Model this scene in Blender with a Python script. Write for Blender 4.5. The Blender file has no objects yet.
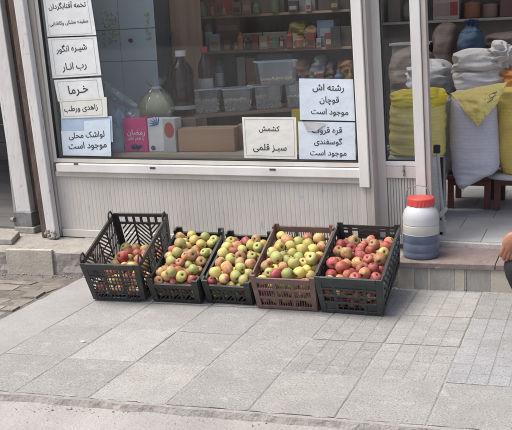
import bpy, bmesh, math, random, unicodedata
import numpy as np
from mathutils import Vector, Matrix, noise
rnd = random.Random(7)
C = bpy.context.scene.collection
sc = bpy.context.scene
PI = math.pi

# ------------------------------------------------------------ camera
F, PITCH, YAW, ROLL, H = 861.44, 0.213970, 0.382124, -0.0455520, 1.5
CX, CY = 256.0, 215.0
cp, sp, cy_, sy_, cr, sr = math.cos(PITCH), math.sin(PITCH), math.cos(YAW), math.sin(YAW), math.cos(ROLL), math.sin(ROLL)
FW = Vector((-sy_*cp, cy_*cp, -sp)); RT = Vector((cy_, sy_, 0)); UP = RT.cross(FW)
RR = cr*RT + sr*UP; UU = -sr*RT + cr*UP
EYE = Vector((0, 0, H))
K = -0.031787                       # the whole frontage leans a little to the left

def ray(u, v): return FW + RR*((u-CX)/F) - UU*((v-CY)/F)
def ony(u, v, y):
    d = ray(u, v); return EYE + d*(y/d.y)
def onz(u, v, z=0.0):
    d = ray(u, v); return EYE + d*((z-H)/d.z)
def fac(u, v, y):
    """(x, z) in the un-sheared frame of the frontage for a point seen at u, v at depth y"""
    p = ony(u, v, y); return p.x - K*(p.z-0.16), p.z

cam = bpy.data.cameras.new('camera'); co = bpy.data.objects.new('camera', cam); C.objects.link(co)
M = Matrix((RR, UU, -FW)).transposed().to_4x4(); M.translation = EYE
co.matrix_world = M
cam.sensor_width = 36; cam.lens = F/512*36; cam.clip_end = 500; cam.clip_start = .05
sc.camera = co

# ------------------------------------------------------------ materials
def nodes(name):
    m = bpy.data.materials.new(name); m.use_nodes = True
    nt = m.node_tree; b = nt.nodes['Principled BSDF']
    return m, nt, b
def N(nt, t, **kw):
    n = nt.nodes.new(t)
    for k, v in kw.items(): setattr(n, k, v)
    return n
def mat(name, c1, c2=None, scale=6, rough=.7, bump=0, bscale=60, stretch=(1,1,1), speck=None, sscale=200, sth=.62, metal=0, spec=.4, detail=6, lo=.35, hi=.65, attr=False):
    """base colour drifting from c1 to c2 with noise, optional specks and bump"""
    m, nt, b = nodes(name)
    tc = N(nt, 'ShaderNodeTexCoord'); mp = N(nt, 'ShaderNodeMapping'); mp.inputs['Scale'].default_value = stretch
    nt.links.new(tc.outputs['Object'], mp.inputs['Vector'])
    col = None
    if c2 is None: c2 = tuple(x*.82 for x in c1)
    nz = N(nt, 'ShaderNodeTexNoise'); nz.inputs['Scale'].default_value = scale; nz.inputs['Detail'].default_value = detail; nz.inputs['Roughness'].default_value = .65
    nt.links.new(mp.outputs['Vector'], nz.inputs['Vector'])
    rp = N(nt, 'ShaderNodeValToRGB'); rp.color_ramp.elements[0].position = lo; rp.color_ramp.elements[1].position = hi
    rp.color_ramp.elements[0].color = (*c1, 1); rp.color_ramp.elements[1].color = (*c2, 1)
    nt.links.new(nz.outputs['Fac'], rp.inputs['Fac']); col = rp.outputs['Color']
    if speck:
        n2 = N(nt, 'ShaderNodeTexNoise'); n2.inputs['Scale'].default_value = sscale; n2.inputs['Detail'].default_value = 3
        nt.links.new(tc.outputs['Object'], n2.inputs['Vector'])
        r2 = N(nt, 'ShaderNodeValToRGB'); r2.color_ramp.elements[0].position = sth; r2.color_ramp.elements[1].position = sth+.07
        r2.color_ramp.elements[0].color = (0,0,0,1); r2.color_ramp.elements[1].color = (1,1,1,1)
        nt.links.new(n2.outputs['Fac'], r2.inputs['Fac'])
        mx = N(nt, 'ShaderNodeMixRGB'); mx.inputs['Color2'].default_value = (*speck, 1)
        nt.links.new(r2.outputs['Color'], mx.inputs['Fac']); nt.links.new(col, mx.inputs['Color1']); col = mx.outputs['Color']
    if attr:
        at = N(nt, 'ShaderNodeAttribute'); at.attribute_name = 'tint'
        mx = N(nt, 'ShaderNodeMixRGB', blend_type='MULTIPLY'); mx.inputs['Fac'].default_value = 1
        nt.links.new(col, mx.inputs['Color1']); nt.links.new(at.outputs['Color'], mx.inputs['Color2']); col = mx.outputs['Color']
    nt.links.new(col, b.inputs['Base Color'])
    b.inputs['Roughness'].default_value = rough; b.inputs['Metallic'].default_value = metal
    b.inputs['Specular IOR Level'].default_value = spec
    if bump:
        n3 = N(nt, 'ShaderNodeTexNoise'); n3.inputs['Scale'].default_value = bscale; n3.inputs['Detail'].default_value = 5
        nt.links.new(mp.outputs['Vector'], n3.inputs['Vector'])
        bp = N(nt, 'ShaderNodeBump'); bp.inputs['Strength'].default_value = bump; bp.inputs['Distance'].default_value = .01
        nt.links.new(n3.outputs['Fac'], bp.inputs['Height']); nt.links.new(bp.outputs['Normal'], b.inputs['Normal'])
    m['col'] = 1
    return m
def layer(m, color, scale, th, width=.08, stretch=(1,1,1), amount=1.0, detail=8, seed=0.0, coord='Object'):
    """a second material colour (stain, scuff, peeled paint) through a noise threshold"""
    nt = m.node_tree; b = nt.nodes['Principled BSDF']
    src = b.inputs['Base Color'].links[0].from_socket
    tc = N(nt, 'ShaderNodeTexCoord'); mp = N(nt, 'ShaderNodeMapping'); mp.inputs['Scale'].default_value = stretch; mp.inputs['Location'].default_value = (seed, seed*.7, seed*1.3)
    nt.links.new(tc.outputs[coord], mp.inputs['Vector'])
    nz = N(nt, 'ShaderNodeTexNoise'); nz.inputs['Scale'].default_value = scale; nz.inputs['Detail'].default_value = detail; nz.inputs['Roughness'].default_value = .7
    nt.links.new(mp.outputs['Vector'], nz.inputs['Vector'])
    mr = N(nt, 'ShaderNodeMapRange'); mr.inputs['From Min'].default_value = th; mr.inputs['From Max'].default_value = th+width; mr.inputs['To Max'].default_value = amount
    nt.links.new(nz.outputs['Fac'], mr.inputs['Value'])
    mx = N(nt, 'ShaderNodeMixRGB'); mx.inputs['Color2'].default_value = (*color, 1)
    nt.links.new(mr.outputs['Result'], mx.inputs['Fac']); nt.links.new(src, mx.inputs['Color1'])
    nt.links.new(mx.outputs['Color'], b.inputs['Base Color'])
    return m

MAT = {}
MAT['slab'] = layer(mat('pavement_slab', (.332,.333,.322), (.278,.279,.269), 5, .9, .45, 110, speck=(.17,.168,.165), sscale=120, sth=.575, attr=True, lo=.3, hi=.7), (.47,.465,.45), 100, .565, .06, amount=.75, seed=3)
layer(MAT['slab'], (.44,.43,.41), 12, .56, .1, amount=.45, seed=13)
layer(MAT['slab'], (.22,.21,.20), 1.7, .52, .2, amount=.55, seed=9)
MAT['joint'] = mat('joint_dirt', (.36,.345,.32), (.25,.24,.225), 20, .95, .4, 120)
MAT['concrete'] = layer(mat('smooth_concrete', (.345,.343,.330), (.288,.287,.277), 3.5, .9, .35, 70, speck=(.24,.23,.22), sscale=80, sth=.62), (.22,.21,.20), 1.8, .54, .2, amount=.5, seed=4)
MAT['street'] = layer(layer(mat('street_dust', (.34,.332,.310), (.285,.278,.260), 3, .95, .6, 60, speck=(.21,.195,.18), sscale=130, sth=.6), (.40,.385,.365), 1.6, .5, .2, amount=.8, seed=2), (.43,.41,.38), 90, .6, .06, amount=.7, seed=8)
MAT['edge'] = mat('broken_edge', (.35,.325,.295), (.24,.22,.20), 22, .95, .9, 60)
MAT['soil'] = mat('dark_soil', (.20,.18,.16), (.11,.10,.09), 14, .95, .7, 60)
MAT['brick'] = layer(mat('old_paver', (.29,.265,.235), (.21,.195,.175), 9, .95, .6, 70, attr=True), (.38,.36,.33), 6, .55, .12, amount=.8)
MAT['cement'] = layer(layer(mat('step_cement', (.37,.345,.31), (.28,.26,.235), 7, .92, .6, 45, speck=(.20,.185,.17), sscale=60, sth=.62), (.16,.14,.125), 9, .58, .1, amount=.8, stretch=(1,1,2.4)), (.46,.44,.41), 14, .6, .08, amount=.7, seed=5)
MAT['beige_stone'] = layer(mat('beige_stone', (.50,.465,.39), (.40,.37,.305), 7, .8, .3, 60), (.27,.25,.23), 5, .6, .15, amount=.6)
MAT['grey_stone'] = layer(mat('grey_stone', (.385,.372,.345), (.31,.30,.28), 9, .8, .4, 70, stretch=(3,1,1)), (.42,.40,.36), 18, .6, .08, amount=.7, stretch=(2,1,.6))
MAT['pack_white_stone'] = mat('white_stone', (.75,.74,.72), None, 60, .6)
MAT['marble'] = layer(mat('brown_marble', (.26,.205,.19), (.185,.148,.14), 16, .65, .3, 50), (.44,.38,.36), 26, .60, .05, amount=.7, detail=10)
MAT['riser'] = layer(mat('white_stone_riser', (.56,.54,.51), (.43,.42,.40), 18, .8, .3, 70), (.22,.215,.21), 22, .56, .1, amount=.8)
MAT['tile'] = mat('bluegrey_tile', (.50,.505,.50), (.40,.405,.405), 4, .45, .08, 30, attr=True)
MAT['paint'] = layer(layer(mat('cream_paint', (.63,.60,.545), (.54,.51,.455), 4, .55, .15, 40, stretch=(1,1,.35)), (.36,.30,.26), 11, .66, .06, amount=.8, stretch=(1,1,.5)), (.72,.70,.67), 3, .55, .15, amount=.6, seed=6)
MAT['paint_white'] = layer(layer(mat('white_paint', (.76,.74,.71), (.66,.64,.61), 4, .5, .12, 40, stretch=(1,1,.35)), (.42,.35,.30), 13, .68, .05, amount=.8), (.55,.51,.47), 30, .66, .06, amount=.7, stretch=(1,1,.25))
MAT['paint_beige'] = layer(mat('beige_paint', (.52,.47,.42), (.43,.385,.345), 5, .6, .2, 40, stretch=(1,1,.35)), (.28,.23,.2), 10, .65, .07, amount=.7, stretch=(1,1,.4))
MAT['panel'] = layer(layer(layer(layer(mat('kick_panel_paint', (.585,.56,.51), (.50,.475,.43), 3, .6, .1, 50, stretch=(1,1,.3)), (.27,.26,.25), 9, .62, .05, amount=.6, stretch=(1.6,1,.22)), (.30,.40,.50), 24, .60, .05, amount=.7, stretch=(1,1,.45), seed=3), (.42,.375,.33), 2.2, .55, .14, amount=.55, stretch=(.8,1,.5), seed=11), (.70,.68,.65), 26, .65, .05, amount=.7, stretch=(2,1,.3), seed=5)
MAT['post'] = layer(layer(mat('white_post_paint', (.66,.65,.63), (.56,.545,.525), 5, .6, .3, 40, stretch=(1,1,.3)), (.36,.31,.28), 26, .60, .06, amount=.7, detail=9), (.27,.14,.085), 8, .60, .07, amount=.95, stretch=(2,2,.35), seed=5)
MAT['rust'] = layer(mat('rusty_brown', (.13,.09,.075), (.075,.055,.046), 14, .9, .6, 60, stretch=(1,1,.4)), (.34,.27,.23), 20, .6, .1, amount=.7)
MAT['dark_gap'] = mat('gap_shade_black', (.045,.042,.04), (.03,.028,.027), 10, .8)
MAT['steel'] = mat('worn_steel', (.33,.335,.34), (.20,.19,.185), 18, .5, .3, 60, metal=.5)
MAT['greypole'] = layer(mat('grey_enamel', (.48,.48,.475), (.38,.38,.375), 10, .5), (.14,.12,.11), 20, .62, .06, amount=.8)
MAT['gasket'] = mat('black_rubber', (.03,.03,.03), None, 10, .8)
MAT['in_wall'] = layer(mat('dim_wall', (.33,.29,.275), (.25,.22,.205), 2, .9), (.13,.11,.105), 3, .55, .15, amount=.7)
MAT['white_ceiling'] = mat('white_ceiling', (.78,.77,.75), (.70,.69,.67), 3, .9)
MAT['plaster'] = mat('outer_plaster', (.42,.40,.37), (.35,.33,.30), 3, .9, .3, 60)
MAT['neighbour'] = mat('grey_cladding', (.17,.165,.16), (.115,.112,.11), 5, .8, .2, 40, stretch=(.4,1,3))
MAT['wood'] = layer(mat('plank_wood', (.42,.29,.185), (.30,.195,.115), 9, .7, .25, 40, stretch=(.25,3,3)), (.55,.43,.31), 12, .6, .1, amount=.6, stretch=(.2,3,3))
MAT['board'] = mat('sill_board', (.42,.34,.27), (.31,.25,.20), 9, .8, .2, 40, stretch=(.3,3,3))
MAT['shelf'] = mat('grey_shelf', (.38,.36,.345), (.30,.285,.275), 5, .7)
MAT['dark_wood'] = mat('dark_wood', (.19,.125,.10), (.125,.085,.07), 8, .6, .2, 40, stretch=(1,1,.2))
MAT['cab_wood'] = mat('cabinet_wood', (.36,.24,.165), (.27,.175,.12), 7, .6, .1, 40, stretch=(1,1,.15))
MAT['bench'] = layer(mat('maroon_bench', (.165,.065,.055), (.115,.045,.04), 10, .5, .1, 40), (.30,.22,.19), 20, .66, .05, amount=.7)
MAT['cabinet_blue_reflect'] = layer(mat('bluegrey_cabinet_reflect', (.62,.71,.76), (.55,.65,.70), 3, .35), (.68,.74,.75), 2, .55, .2, amount=.5)  # cabinet blue lightened so its colour also carries the reflection in the pane
MAT['leaf_decal'] = mat('leaf_decal', (.40,.45,.27), (.47,.48,.25), 30, .5)
MAT['ink'] = mat('black_ink', (.035,.038,.045), (.075,.08,.088), 90, .8)
MAT['ink_line'] = mat('grey_line', (.12,.13,.135), None, 30, .8)
MAT['paper'] = mat('white_paper', (.76,.78,.765), (.70,.72,.705), 6, .8, .55, 11)
MAT['paper_blue'] = mat('pale_blue_paper', (.65,.735,.80), (.58,.665,.74), 6, .8, .55, 11)
MAT['paper_cream'] = mat('cream_paper', (.74,.745,.68), (.68,.685,.62), 6, .8, .55, 11)
MAT['sheet_blue'] = mat('blue_sheet', (.43,.55,.68), (.36,.47,.60), 9, .6, .2, 20)
MAT['flap'] = mat('torn_flap', (.47,.48,.48), (.40,.41,.41), 9, .8)
def woven(name, c1, c2, period=.012, dirt=(.4,.38,.35)):
    m = mat(name, c1, c2, 7, .6, 0)
    layer(m, dirt, 6, .58, .15, amount=.5)
    nt = m.node_tree; b = nt.nodes['Principled BSDF']
    tc = N(nt, 'ShaderNodeTexCoord')
    src = b.inputs['Base Color'].links[0].from_socket
    wz = N(nt, 'ShaderNodeTexWave', bands_direction='Z'); wz.inputs['Scale'].default_value = 14; wz.inputs['Distortion'].default_value = 2.5; wz.inputs['Detail'].default_value = 3; wz.inputs['Detail Scale'].default_value = 2
    nt.links.new(tc.outputs['Object'], wz.inputs['Vector'])
    mz = N(nt, 'ShaderNodeMapRange'); mz.inputs['From Min'].default_value = .72; mz.inputs['To Max'].default_value = .17
    nt.links.new(wz.outputs['Fac'], mz.inputs['Value'])
    mxz = N(nt, 'ShaderNodeMixRGB'); mxz.inputs['Color2'].default_value = (*[x*.55 for x in c2], 1)
    nt.links.new(mz.outputs[0], mxz.inputs['Fac']); nt.links.new(src, mxz.inputs['Color1']); nt.links.new(mxz.outputs[0], b.inputs['Base Color'])
    prev = None
    for d in ('X', 'Z'):
        w = N(nt, 'ShaderNodeTexWave', bands_direction=d); w.inputs['Scale'].default_value = .314/period*2.2; w.inputs['Distortion'].default_value = 1.5; w.inputs['Detail'].default_value = 1
        nt.links.new(tc.outputs['Object'], w.inputs['Vector'])
        bp = N(nt, 'ShaderNodeBump'); bp.inputs['Strength'].default_value = .30; bp.inputs['Distance'].default_value = .003
        nt.links.new(w.outputs['Fac'], bp.inputs['Height'])
        if prev: nt.links.new(prev.outputs['Normal'], bp.inputs['Normal'])
        prev = bp
    nz = N(nt, 'ShaderNodeTexNoise'); nz.inputs['Scale'].default_value = 16; nz.inputs['Detail'].default_value = 4
    nt.links.new(tc.outputs['Object'], nz.inputs['Vector'])
    bp = N(nt, 'ShaderNodeBump'); bp.inputs['Strength'].default_value = .5; bp.inputs['Distance'].default_value = .02
    nt.links.new(nz.outputs['Fac'], bp.inputs['Height']); nt.links.new(prev.outputs['Normal'], bp.inputs['Normal'])
    nt.links.new(bp.outputs['Normal'], b.inputs['Normal'])
    return m
MAT['sack_lilac'] = woven('lilac_white_weave', (.60,.59,.66), (.53,.52,.60))
MAT['sack_white'] = woven('white_weave', (.60,.585,.57), (.51,.495,.48))
MAT['sack_yellow'] = woven('yellow_weave', (.68,.53,.14), (.60,.46,.12))
MAT['sack_cream'] = woven('pale_yellow_weave', (.78,.66,.23), (.70,.58,.19))
MAT['sack_bright'] = woven('bright_yellow_film', (.82,.66,.06), (.74,.58,.05))
MAT['sack_brown'] = woven('brown_weave', (.17,.135,.125), (.125,.10,.092))
MAT['sack_blue'] = woven('blue_weave', (.045,.085,.145), (.032,.062,.11))
MAT['sack_grey'] = woven('grey_weave', (.50,.50,.51), (.40,.40,.42))
def plain(name, c, rough=.5, **kw): 
    if name not in MAT: MAT[name] = mat(name, c, tuple(x*.86 for x in c), 9, rough, **kw)
    return MAT[name]
def plastic(name, c, c2, rough=.42):
    m = mat(name, c, c2, 14, rough, .12, 60, spec=.45)
    layer(m, tuple(min(1, x*1.9+.06) for x in c), 22, .61, .08, amount=.55, detail=9)
    return m
MAT['crate_black'] = plastic('black_crate_plastic', (.046,.046,.047), (.030,.030,.031))
MAT['crate_low'] = plastic('dull_black_crate_plastic', (.040,.039,.037), (.026,.025,.025))
MAT['crate_brown'] = plastic('maroon_brown_crate_plastic', (.20,.125,.11), (.15,.092,.082), .5)
MAT['crate_green'] = plastic('greenish_black_crate_plastic', (.048,.056,.054), (.031,.038,.036))

def clear(name, tint=(1,1,1), dust=.05, dustcol=(.7,.7,.7), gloss=.9, ior=1.45, trans=None):
    m = bpy.data.materials.new(name); m.use_nodes = True; nt = m.node_tree; nt.nodes.clear()
    out = N(nt, 'ShaderNodeOutputMaterial'); tr = N(nt, 'ShaderNodeBsdfTransparent'); tr.inputs['Color'].default_value = (*tint, 1)
    gl = N(nt, 'ShaderNodeBsdfGlossy'); gl.inputs['Roughness'].default_value = .03
    fr = N(nt, 'ShaderNodeFresnel'); fr.inputs['IOR'].default_value = ior
    df = N(nt, 'ShaderNodeBsdfDiffuse'); df.inputs['Color'].default_value = (*dustcol, 1)
    nz = N(nt, 'ShaderNodeTexNoise'); nz.inputs['Scale'].default_value = 5; nz.inputs['Detail'].default_value = 8
    tc = N(nt, 'ShaderNodeTexCoord'); nt.links.new(tc.outputs['Object'], nz.inputs['Vector'])
    mr = N(nt, 'ShaderNodeMapRange'); mr.inputs['From Min'].default_value = .3; mr.inputs['From Max'].default_value = .7
    mr.inputs['To Min'].default_value = dust*.5; mr.inputs['To Max'].default_value = dust*1.5
    nt.links.new(nz.outputs['Fac'], mr.inputs['Value'])
    m1 = N(nt, 'ShaderNodeMixShader'); m2 = N(nt, 'ShaderNodeMixShader')
    nt.links.new(mr.outputs['Result'], m1.inputs['Fac']); nt.links.new(tr.outputs[0], m1.inputs[1]); nt.links.new(df.outputs[0], m1.inputs[2])
    mu = N(nt, 'ShaderNodeMath', operation='MULTIPLY'); mu.inputs[1].default_value = gloss
    nt.links.new(fr.outputs[0], mu.inputs[0]); nt.links.new(mu.outputs[0], m2.inputs['Fac'])
    nt.links.new(m1.outputs[0], m2.inputs[1]); nt.links.new(gl.outputs[0], m2.inputs[2]); nt.links.new(m2.outputs[0], out.inputs['Surface'])
    return m
MAT['glass'] = clear('window_glass', (.95,.97,.97), .012, gloss=.6)
MAT['tub'] = clear('cloudy_tub_plastic', (.96,.97,.98), .19, (.74,.75,.76))
MAT['film'] = clear('plastic_film', (.97,.985,1), .13, (.66,.74,.80), gloss=.4)
MAT['bottle_glass'] = clear('clear_bottle', (.9,.9,.9), .10, (.5,.5,.5))
MAT['syrup'] = mat('dark_syrup', (.035,.014,.010), (.02,.008,.006), 6, .16, spec=.5)

def apple_mat(name, base, blush, th, streak=.5, fleck=(.75,.62,.35)):
    m, nt, b = nodes(name)
    tc = N(nt, 'ShaderNodeTexCoord'); oi = N(nt, 'ShaderNodeObjectInfo')
    ad = N(nt, 'ShaderNodeVectorMath', operation='ADD'); sc_ = N(nt, 'ShaderNodeVectorMath', operation='SCALE')
    cb = N(nt, 'ShaderNodeCombineXYZ')
    nt.links.new(oi.outputs['Random'], cb.inputs[0]); nt.links.new(oi.outputs['Random'], cb.inputs[2])
    sc_.inputs['Scale'].default_value = 7.0; nt.links.new(cb.outputs[0], sc_.inputs[0])
    nt.links.new(tc.outputs['Object'], ad.inputs[0]); nt.links.new(sc_.outputs[0], ad.inputs[1])
    nz = N(nt, 'ShaderNodeTexNoise'); nz.inputs['Scale'].default_value = 17; nz.inputs['Detail'].default_value = 3
    nt.links.new(ad.outputs[0], nz.inputs['Vector'])
    n2 = N(nt, 'ShaderNodeTexNoise'); n2.inputs['Scale'].default_value = 70; n2.inputs['Detail'].default_value = 4
    nt.links.new(ad.outputs[0], n2.inputs['Vector'])
    mm = N(nt, 'ShaderNodeMath', operation='MULTIPLY_ADD'); mm.inputs[1].default_value = streak; nt.links.new(n2.outputs['Fac'], mm.inputs[0]); nt.links.new(nz.outputs['Fac'], mm.inputs[2])
    mr = N(nt, 'ShaderNodeMapRange'); mr.inputs['From Min'].default_value = th+streak*.5-.09; mr.inputs['From Max'].default_value = th+streak*.5+.12
    nt.links.new(mm.outputs[0], mr.inputs['Value'])
    mx = N(nt, 'ShaderNodeMixRGB'); mx.inputs['Color1'].default_value = (*base, 1); mx.inputs['Color2'].default_value = (*blush, 1)
    nt.links.new(mr.outputs['Result'], mx.inputs['Fac'])
    hs = N(nt, 'ShaderNodeHueSaturation'); hv = N(nt, 'ShaderNodeMapRange'); hv.inputs['To Min'].default_value = .72; hv.inputs['To Max'].default_value = 1.18
    hh = N(nt, 'ShaderNodeMapRange'); hh.inputs['To Min'].default_value = .485; hh.inputs['To Max'].default_value = .515
    fr = N(nt, 'ShaderNodeMath', operation='FRACT'); ml = N(nt, 'ShaderNodeMath', operation='MULTIPLY'); ml.inputs[1].default_value = 17.3
    nt.links.new(oi.outputs['Random'], ml.inputs[0]); nt.links.new(ml.outputs[0], fr.inputs[0])
    nt.links.new(fr.outputs[0], hv.inputs['Value']); nt.links.new(oi.outputs['Random'], hh.inputs['Value'])
    nt.links.new(hv.outputs[0], hs.inputs['Value']); nt.links.new(hh.outputs[0], hs.inputs['Hue']); nt.links.new(mx.outputs[0], hs.inputs['Color'])
    n4 = N(nt, 'ShaderNodeTexVoronoi'); n4.inputs['Scale'].default_value = 170; nt.links.new(ad.outputs[0], n4.inputs['Vector'])
    mr4 = N(nt, 'ShaderNodeMapRange'); mr4.inputs['From Min'].default_value = .22; mr4.inputs['From Max'].default_value = .1; mr4.inputs['To Max'].default_value = .45
    nt.links.new(n4.outputs['Distance'], mr4.inputs['Value'])
    m4 = N(nt, 'ShaderNodeMixRGB'); m4.inputs['Color2'].default_value = (*fleck, 1); nt.links.new(mr4.outputs[0], m4.inputs['Fac']); nt.links.new(hs.outputs[0], m4.inputs['Color1'])
    # brown stem pit along the fruit's own axis
    sx = N(nt, 'ShaderNodeSeparateXYZ'); nt.links.new(tc.outputs['Object'], sx.inputs[0])
    ln = N(nt, 'ShaderNodeVectorMath', operation='LENGTH'); cb2 = N(nt, 'ShaderNodeCombineXYZ')
    nt.links.new(sx.outputs[0], cb2.inputs[0]); nt.links.new(sx.outputs[1], cb2.inputs[1]); nt.links.new(cb2.outputs[0], ln.inputs[0])
    mr5 = N(nt, 'ShaderNodeMapRange'); mr5.inputs['From Min'].default_value = .011; mr5.inputs['From Max'].default_value = .004
    nt.links.new(ln.outputs['Value'], mr5.inputs['Value'])
    m5 = N(nt, 'ShaderNodeMixRGB'); m5.inputs['Color2'].default_value = (.13,.09,.04,1); nt.links.new(mr5.outputs[0], m5.inputs['Fac']); nt.links.new(m4.outputs[0], m5.inputs['Color1'])
    nt.links.new(m5.outputs[0], b.inputs['Base Color'])
    b.inputs['Roughness'].default_value = .5; b.inputs['Specular IOR Level'].default_value = .35
    b.inputs['Subsurface Weight'].default_value = 0
    return m
MAT['apple_red'] = apple_mat('red_apple_skin', (.46,.19,.13), (.35,.058,.06), .44)
MAT['apple_pink'] = apple_mat('blushed_apple_skin', (.52,.41,.18), (.46,.16,.10), .47)
MAT['apple_green'] = apple_mat('green_apple_skin', (.41,.41,.14), (.50,.34,.15), .60)
MAT['apple_yellow'] = apple_mat('yellow_apple_skin', (.58,.49,.15), (.54,.32,.13), .62)
MAT['apple_stem'] = plain('apple_stem', (.10,.06,.03), .8)

# ------------------------------------------------------------ mesh helpers
class MB:
    def __init__(self): self.bm = bmesh.new(); self.mi = 0
    def face(self, vs):
        try:
            f = self.bm.faces.new(vs); f.material_index = self.mi; return f
        except ValueError: return None
    def box(self, x0, x1, y0, y1, z0, z1, mtx=None):
        v = [Vector(p) for p in ((x0,y0,z0),(x1,y0,z0),(x1,y1,z0),(x0,y1,z0),(x0,y0,z1),(x1,y0,z1),(x1,y1,z1),(x0,y1,z1))]
        if mtx: v = [mtx @ p for p in v]
        v = [self.bm.verts.new(p) for p in v]
        for q in ((3,2,1,0),(4,5,6,7),(0,1,5,4),(1,2,6,5),(2,3,7,6),(3,0,4,7)): self.face([v[i] for i in q])
        return self
    def hexa(self, P):
        v = [self.bm.verts.new(p) for p in P]
        for q in ((3,2,1,0),(4,5,6,7),(0,1,5,4),(1,2,6,5),(2,3,7,6),(3,0,4,7)): self.face([v[i] for i in q])
    def prism(self, A, B):
        """closed solid between two matching polygons"""
        n = len(A); a = [self.bm.verts.new(p) for p in A]; b = [self.bm.verts.new(p) for p in B]
        self.face(a[::-1]); self.face(b)
        for i in range(n): self.face([a[i], a[(i+1) % n], b[(i+1) % n], b[i]])
    def tube(self, pts, r, n=8, cap=True, taper=None):
        pts = [Vector(p) for p in pts]; rings = []
        for i, p in enumerate(pts):
            d = (pts[min(i+1, len(pts)-1)] - pts[max(i-1, 0)]).normalized()
            a = d.orthogonal() if not rings else (ax - d*ax.dot(d))
            a = a.normalized(); ax = a; b = d.cross(a)
            rr = r if taper is None else r*taper[i]
            rings.append([self.bm.verts.new(p + (a*math.cos(2*PI*k/n) + b*math.sin(2*PI*k/n))*rr) for k in range(n)])
        for i in range(len(rings)-1):
            for k in range(n): self.face([rings[i][k], rings[i][(k+1) % n], rings[i+1][(k+1) % n], rings[i+1][k]])
        if cap: self.face(rings[0][::-1]); self.face(rings[-1])
        return self
    def lathe(self, prof, n=28, o=(0,0,0), sx=1, sy=1, f=None, cap=True):
        o = Vector(o); rings = []
        for r, z in prof:
            ring = []
            for k in range(n):
                a = 2*PI*k/n; p = Vector((r*math.cos(a)*sx, r*math.sin(a)*sy, z))
                if f: p = f(p, a)
                ring.append(self.bm.verts.new(p+o))
            rings.append(ring)
        for i in range(len(rings)-1):
            for k in range(n): self.face([rings[i][k], rings[i][(k+1) % n], rings[i+1][(k+1) % n], rings[i+1][k]])
        if cap: self.face(rings[0][::-1]); self.face(rings[-1])
        return self
    def grid(self, fn, nu, nv):
        g = [[self.bm.verts.new(fn(i/nu, j/nv)) for i in range(nu+1)] for j in range(nv+1)]
        for j in range(nv):
            for i in range(nu): self.face([g[j][i], g[j][i+1], g[j+1][i+1], g[j+1][i]])
        return self
    def build(self, name, mats, parent=None, bevel=0, smooth=False, shear=False, recalc=True, loc=None, rot=None, solid=0, sub=0):
        if shear:
            for v in self.bm.verts: v.co.x += K*(v.co.z-.16)
        if recalc: bmesh.ops.recalc_face_normals(self.bm, faces=self.bm.faces)
        me = bpy.data.meshes.new(name)
        self.bm.to_mesh(me); self.bm.free()
        for m in (mats if isinstance(mats, (list, tuple)) else [mats]): me.materials.append(MAT[m] if isinstance(m, str) else m)
        if smooth:
            for p in me.polygons: p.use_smooth = True
        o = bpy.data.objects.new(name, me); C.objects.link(o)
        if parent: o.parent = parent
        if loc is not None: o.location = loc
        if rot is not None: o.rotation_euler = rot
        if bevel:
            b = o.modifiers.new('bevel', 'BEVEL'); b.width = bevel; b.segments = 2; b.limit_method = 'ANGLE'; b.angle_limit = .6
        if solid:
            s = o.modifiers.new('solid', 'SOLIDIFY'); s.thickness = solid; s.offset = 0
        if sub:
            s = o.modifiers.new('sub', 'SUBSURF'); s.levels = s.render_levels = sub
        return o
def tag(o, label, cat, group=None):
    o['label'] = label; o['category'] = cat
    if group: o['group'] = group
    return o
def struct(o): o['kind'] = 'structure'; return o
def thing(name, label, cat, loc=(0,0,0), rot=(0,0,0), group=None):
    o = bpy.data.objects.new(name, None); C.objects.link(o); o.location = loc; o.rotation_euler = rot; o.empty_display_size = .1
    return tag(o, label, cat, group)

def tint_attr(o, f):
    me = o.data; a = me.color_attributes.new('tint', 'FLOAT_COLOR', 'CORNER')
    for p in me.polygons:
        c = f(p)
        for li in p.loop_indices: a.data[li].color = (*c, 1)

# ------------------------------------------------------------ ground
GX0, GY0, TW, TD, SK = -2.3143, 3.2704, .3510, .4241, .0997       # paving grid: origin, slab width and depth, skew of the rows
def gp(i, j): return GX0+i*TW, GY0+j*TD+SK*i*TW
YS = lambda x: 4.475+.1*(x+3.25)                                   # front edge of the shop's step
YF = lambda x: GY0-TD*1.0+SK*(x-GX0)                               # front edge of the pavement
mb = MB(); mb.grid(lambda u, v: Vector(((u-.5)*160, -70+v*150, -.030)), 60, 60)
struct(mb.build('street', 'street'))
# pavement bed with a ragged front edge
mb = MB(); xs = [-14+.05*k for k in range(440)]
def ragged(x): return YF(x) - .012 + .012*noise.noise(Vector((x*7, 0, 0))) + .010*noise.noise(Vector((x*23, 3, 0)))
for k in range(len(xs)-1):
    a, b = xs[k], xs[k+1]; ya, yb = ragged(a), ragged(b)
    da = .02+.015*noise.noise(Vector((a*11, 5, 0))); db = .02+.015*noise.noise(Vector((b*11, 5, 0)))
    mb.mi = 0; P = lambda x, y, z: mb.bm.verts.new((x, y, z))
    mb.face([P(a, ya, -.0042), P(b, yb, -.0042), P(b, YS(b)+.6, -.0042), P(a, YS(a)+.6, -.0042)])
    mb.mi = 1; mb.face([P(a, ya-da*.8, -.034), P(b, yb-db*.8, -.034), P(b, yb, -.0042), P(a, ya, -.0042)])
bmesh.ops.remove_doubles(mb.bm, verts=mb.bm.verts, dist=.0004)
struct(mb.build('pavement_bed', ['joint', 'edge']))
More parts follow.
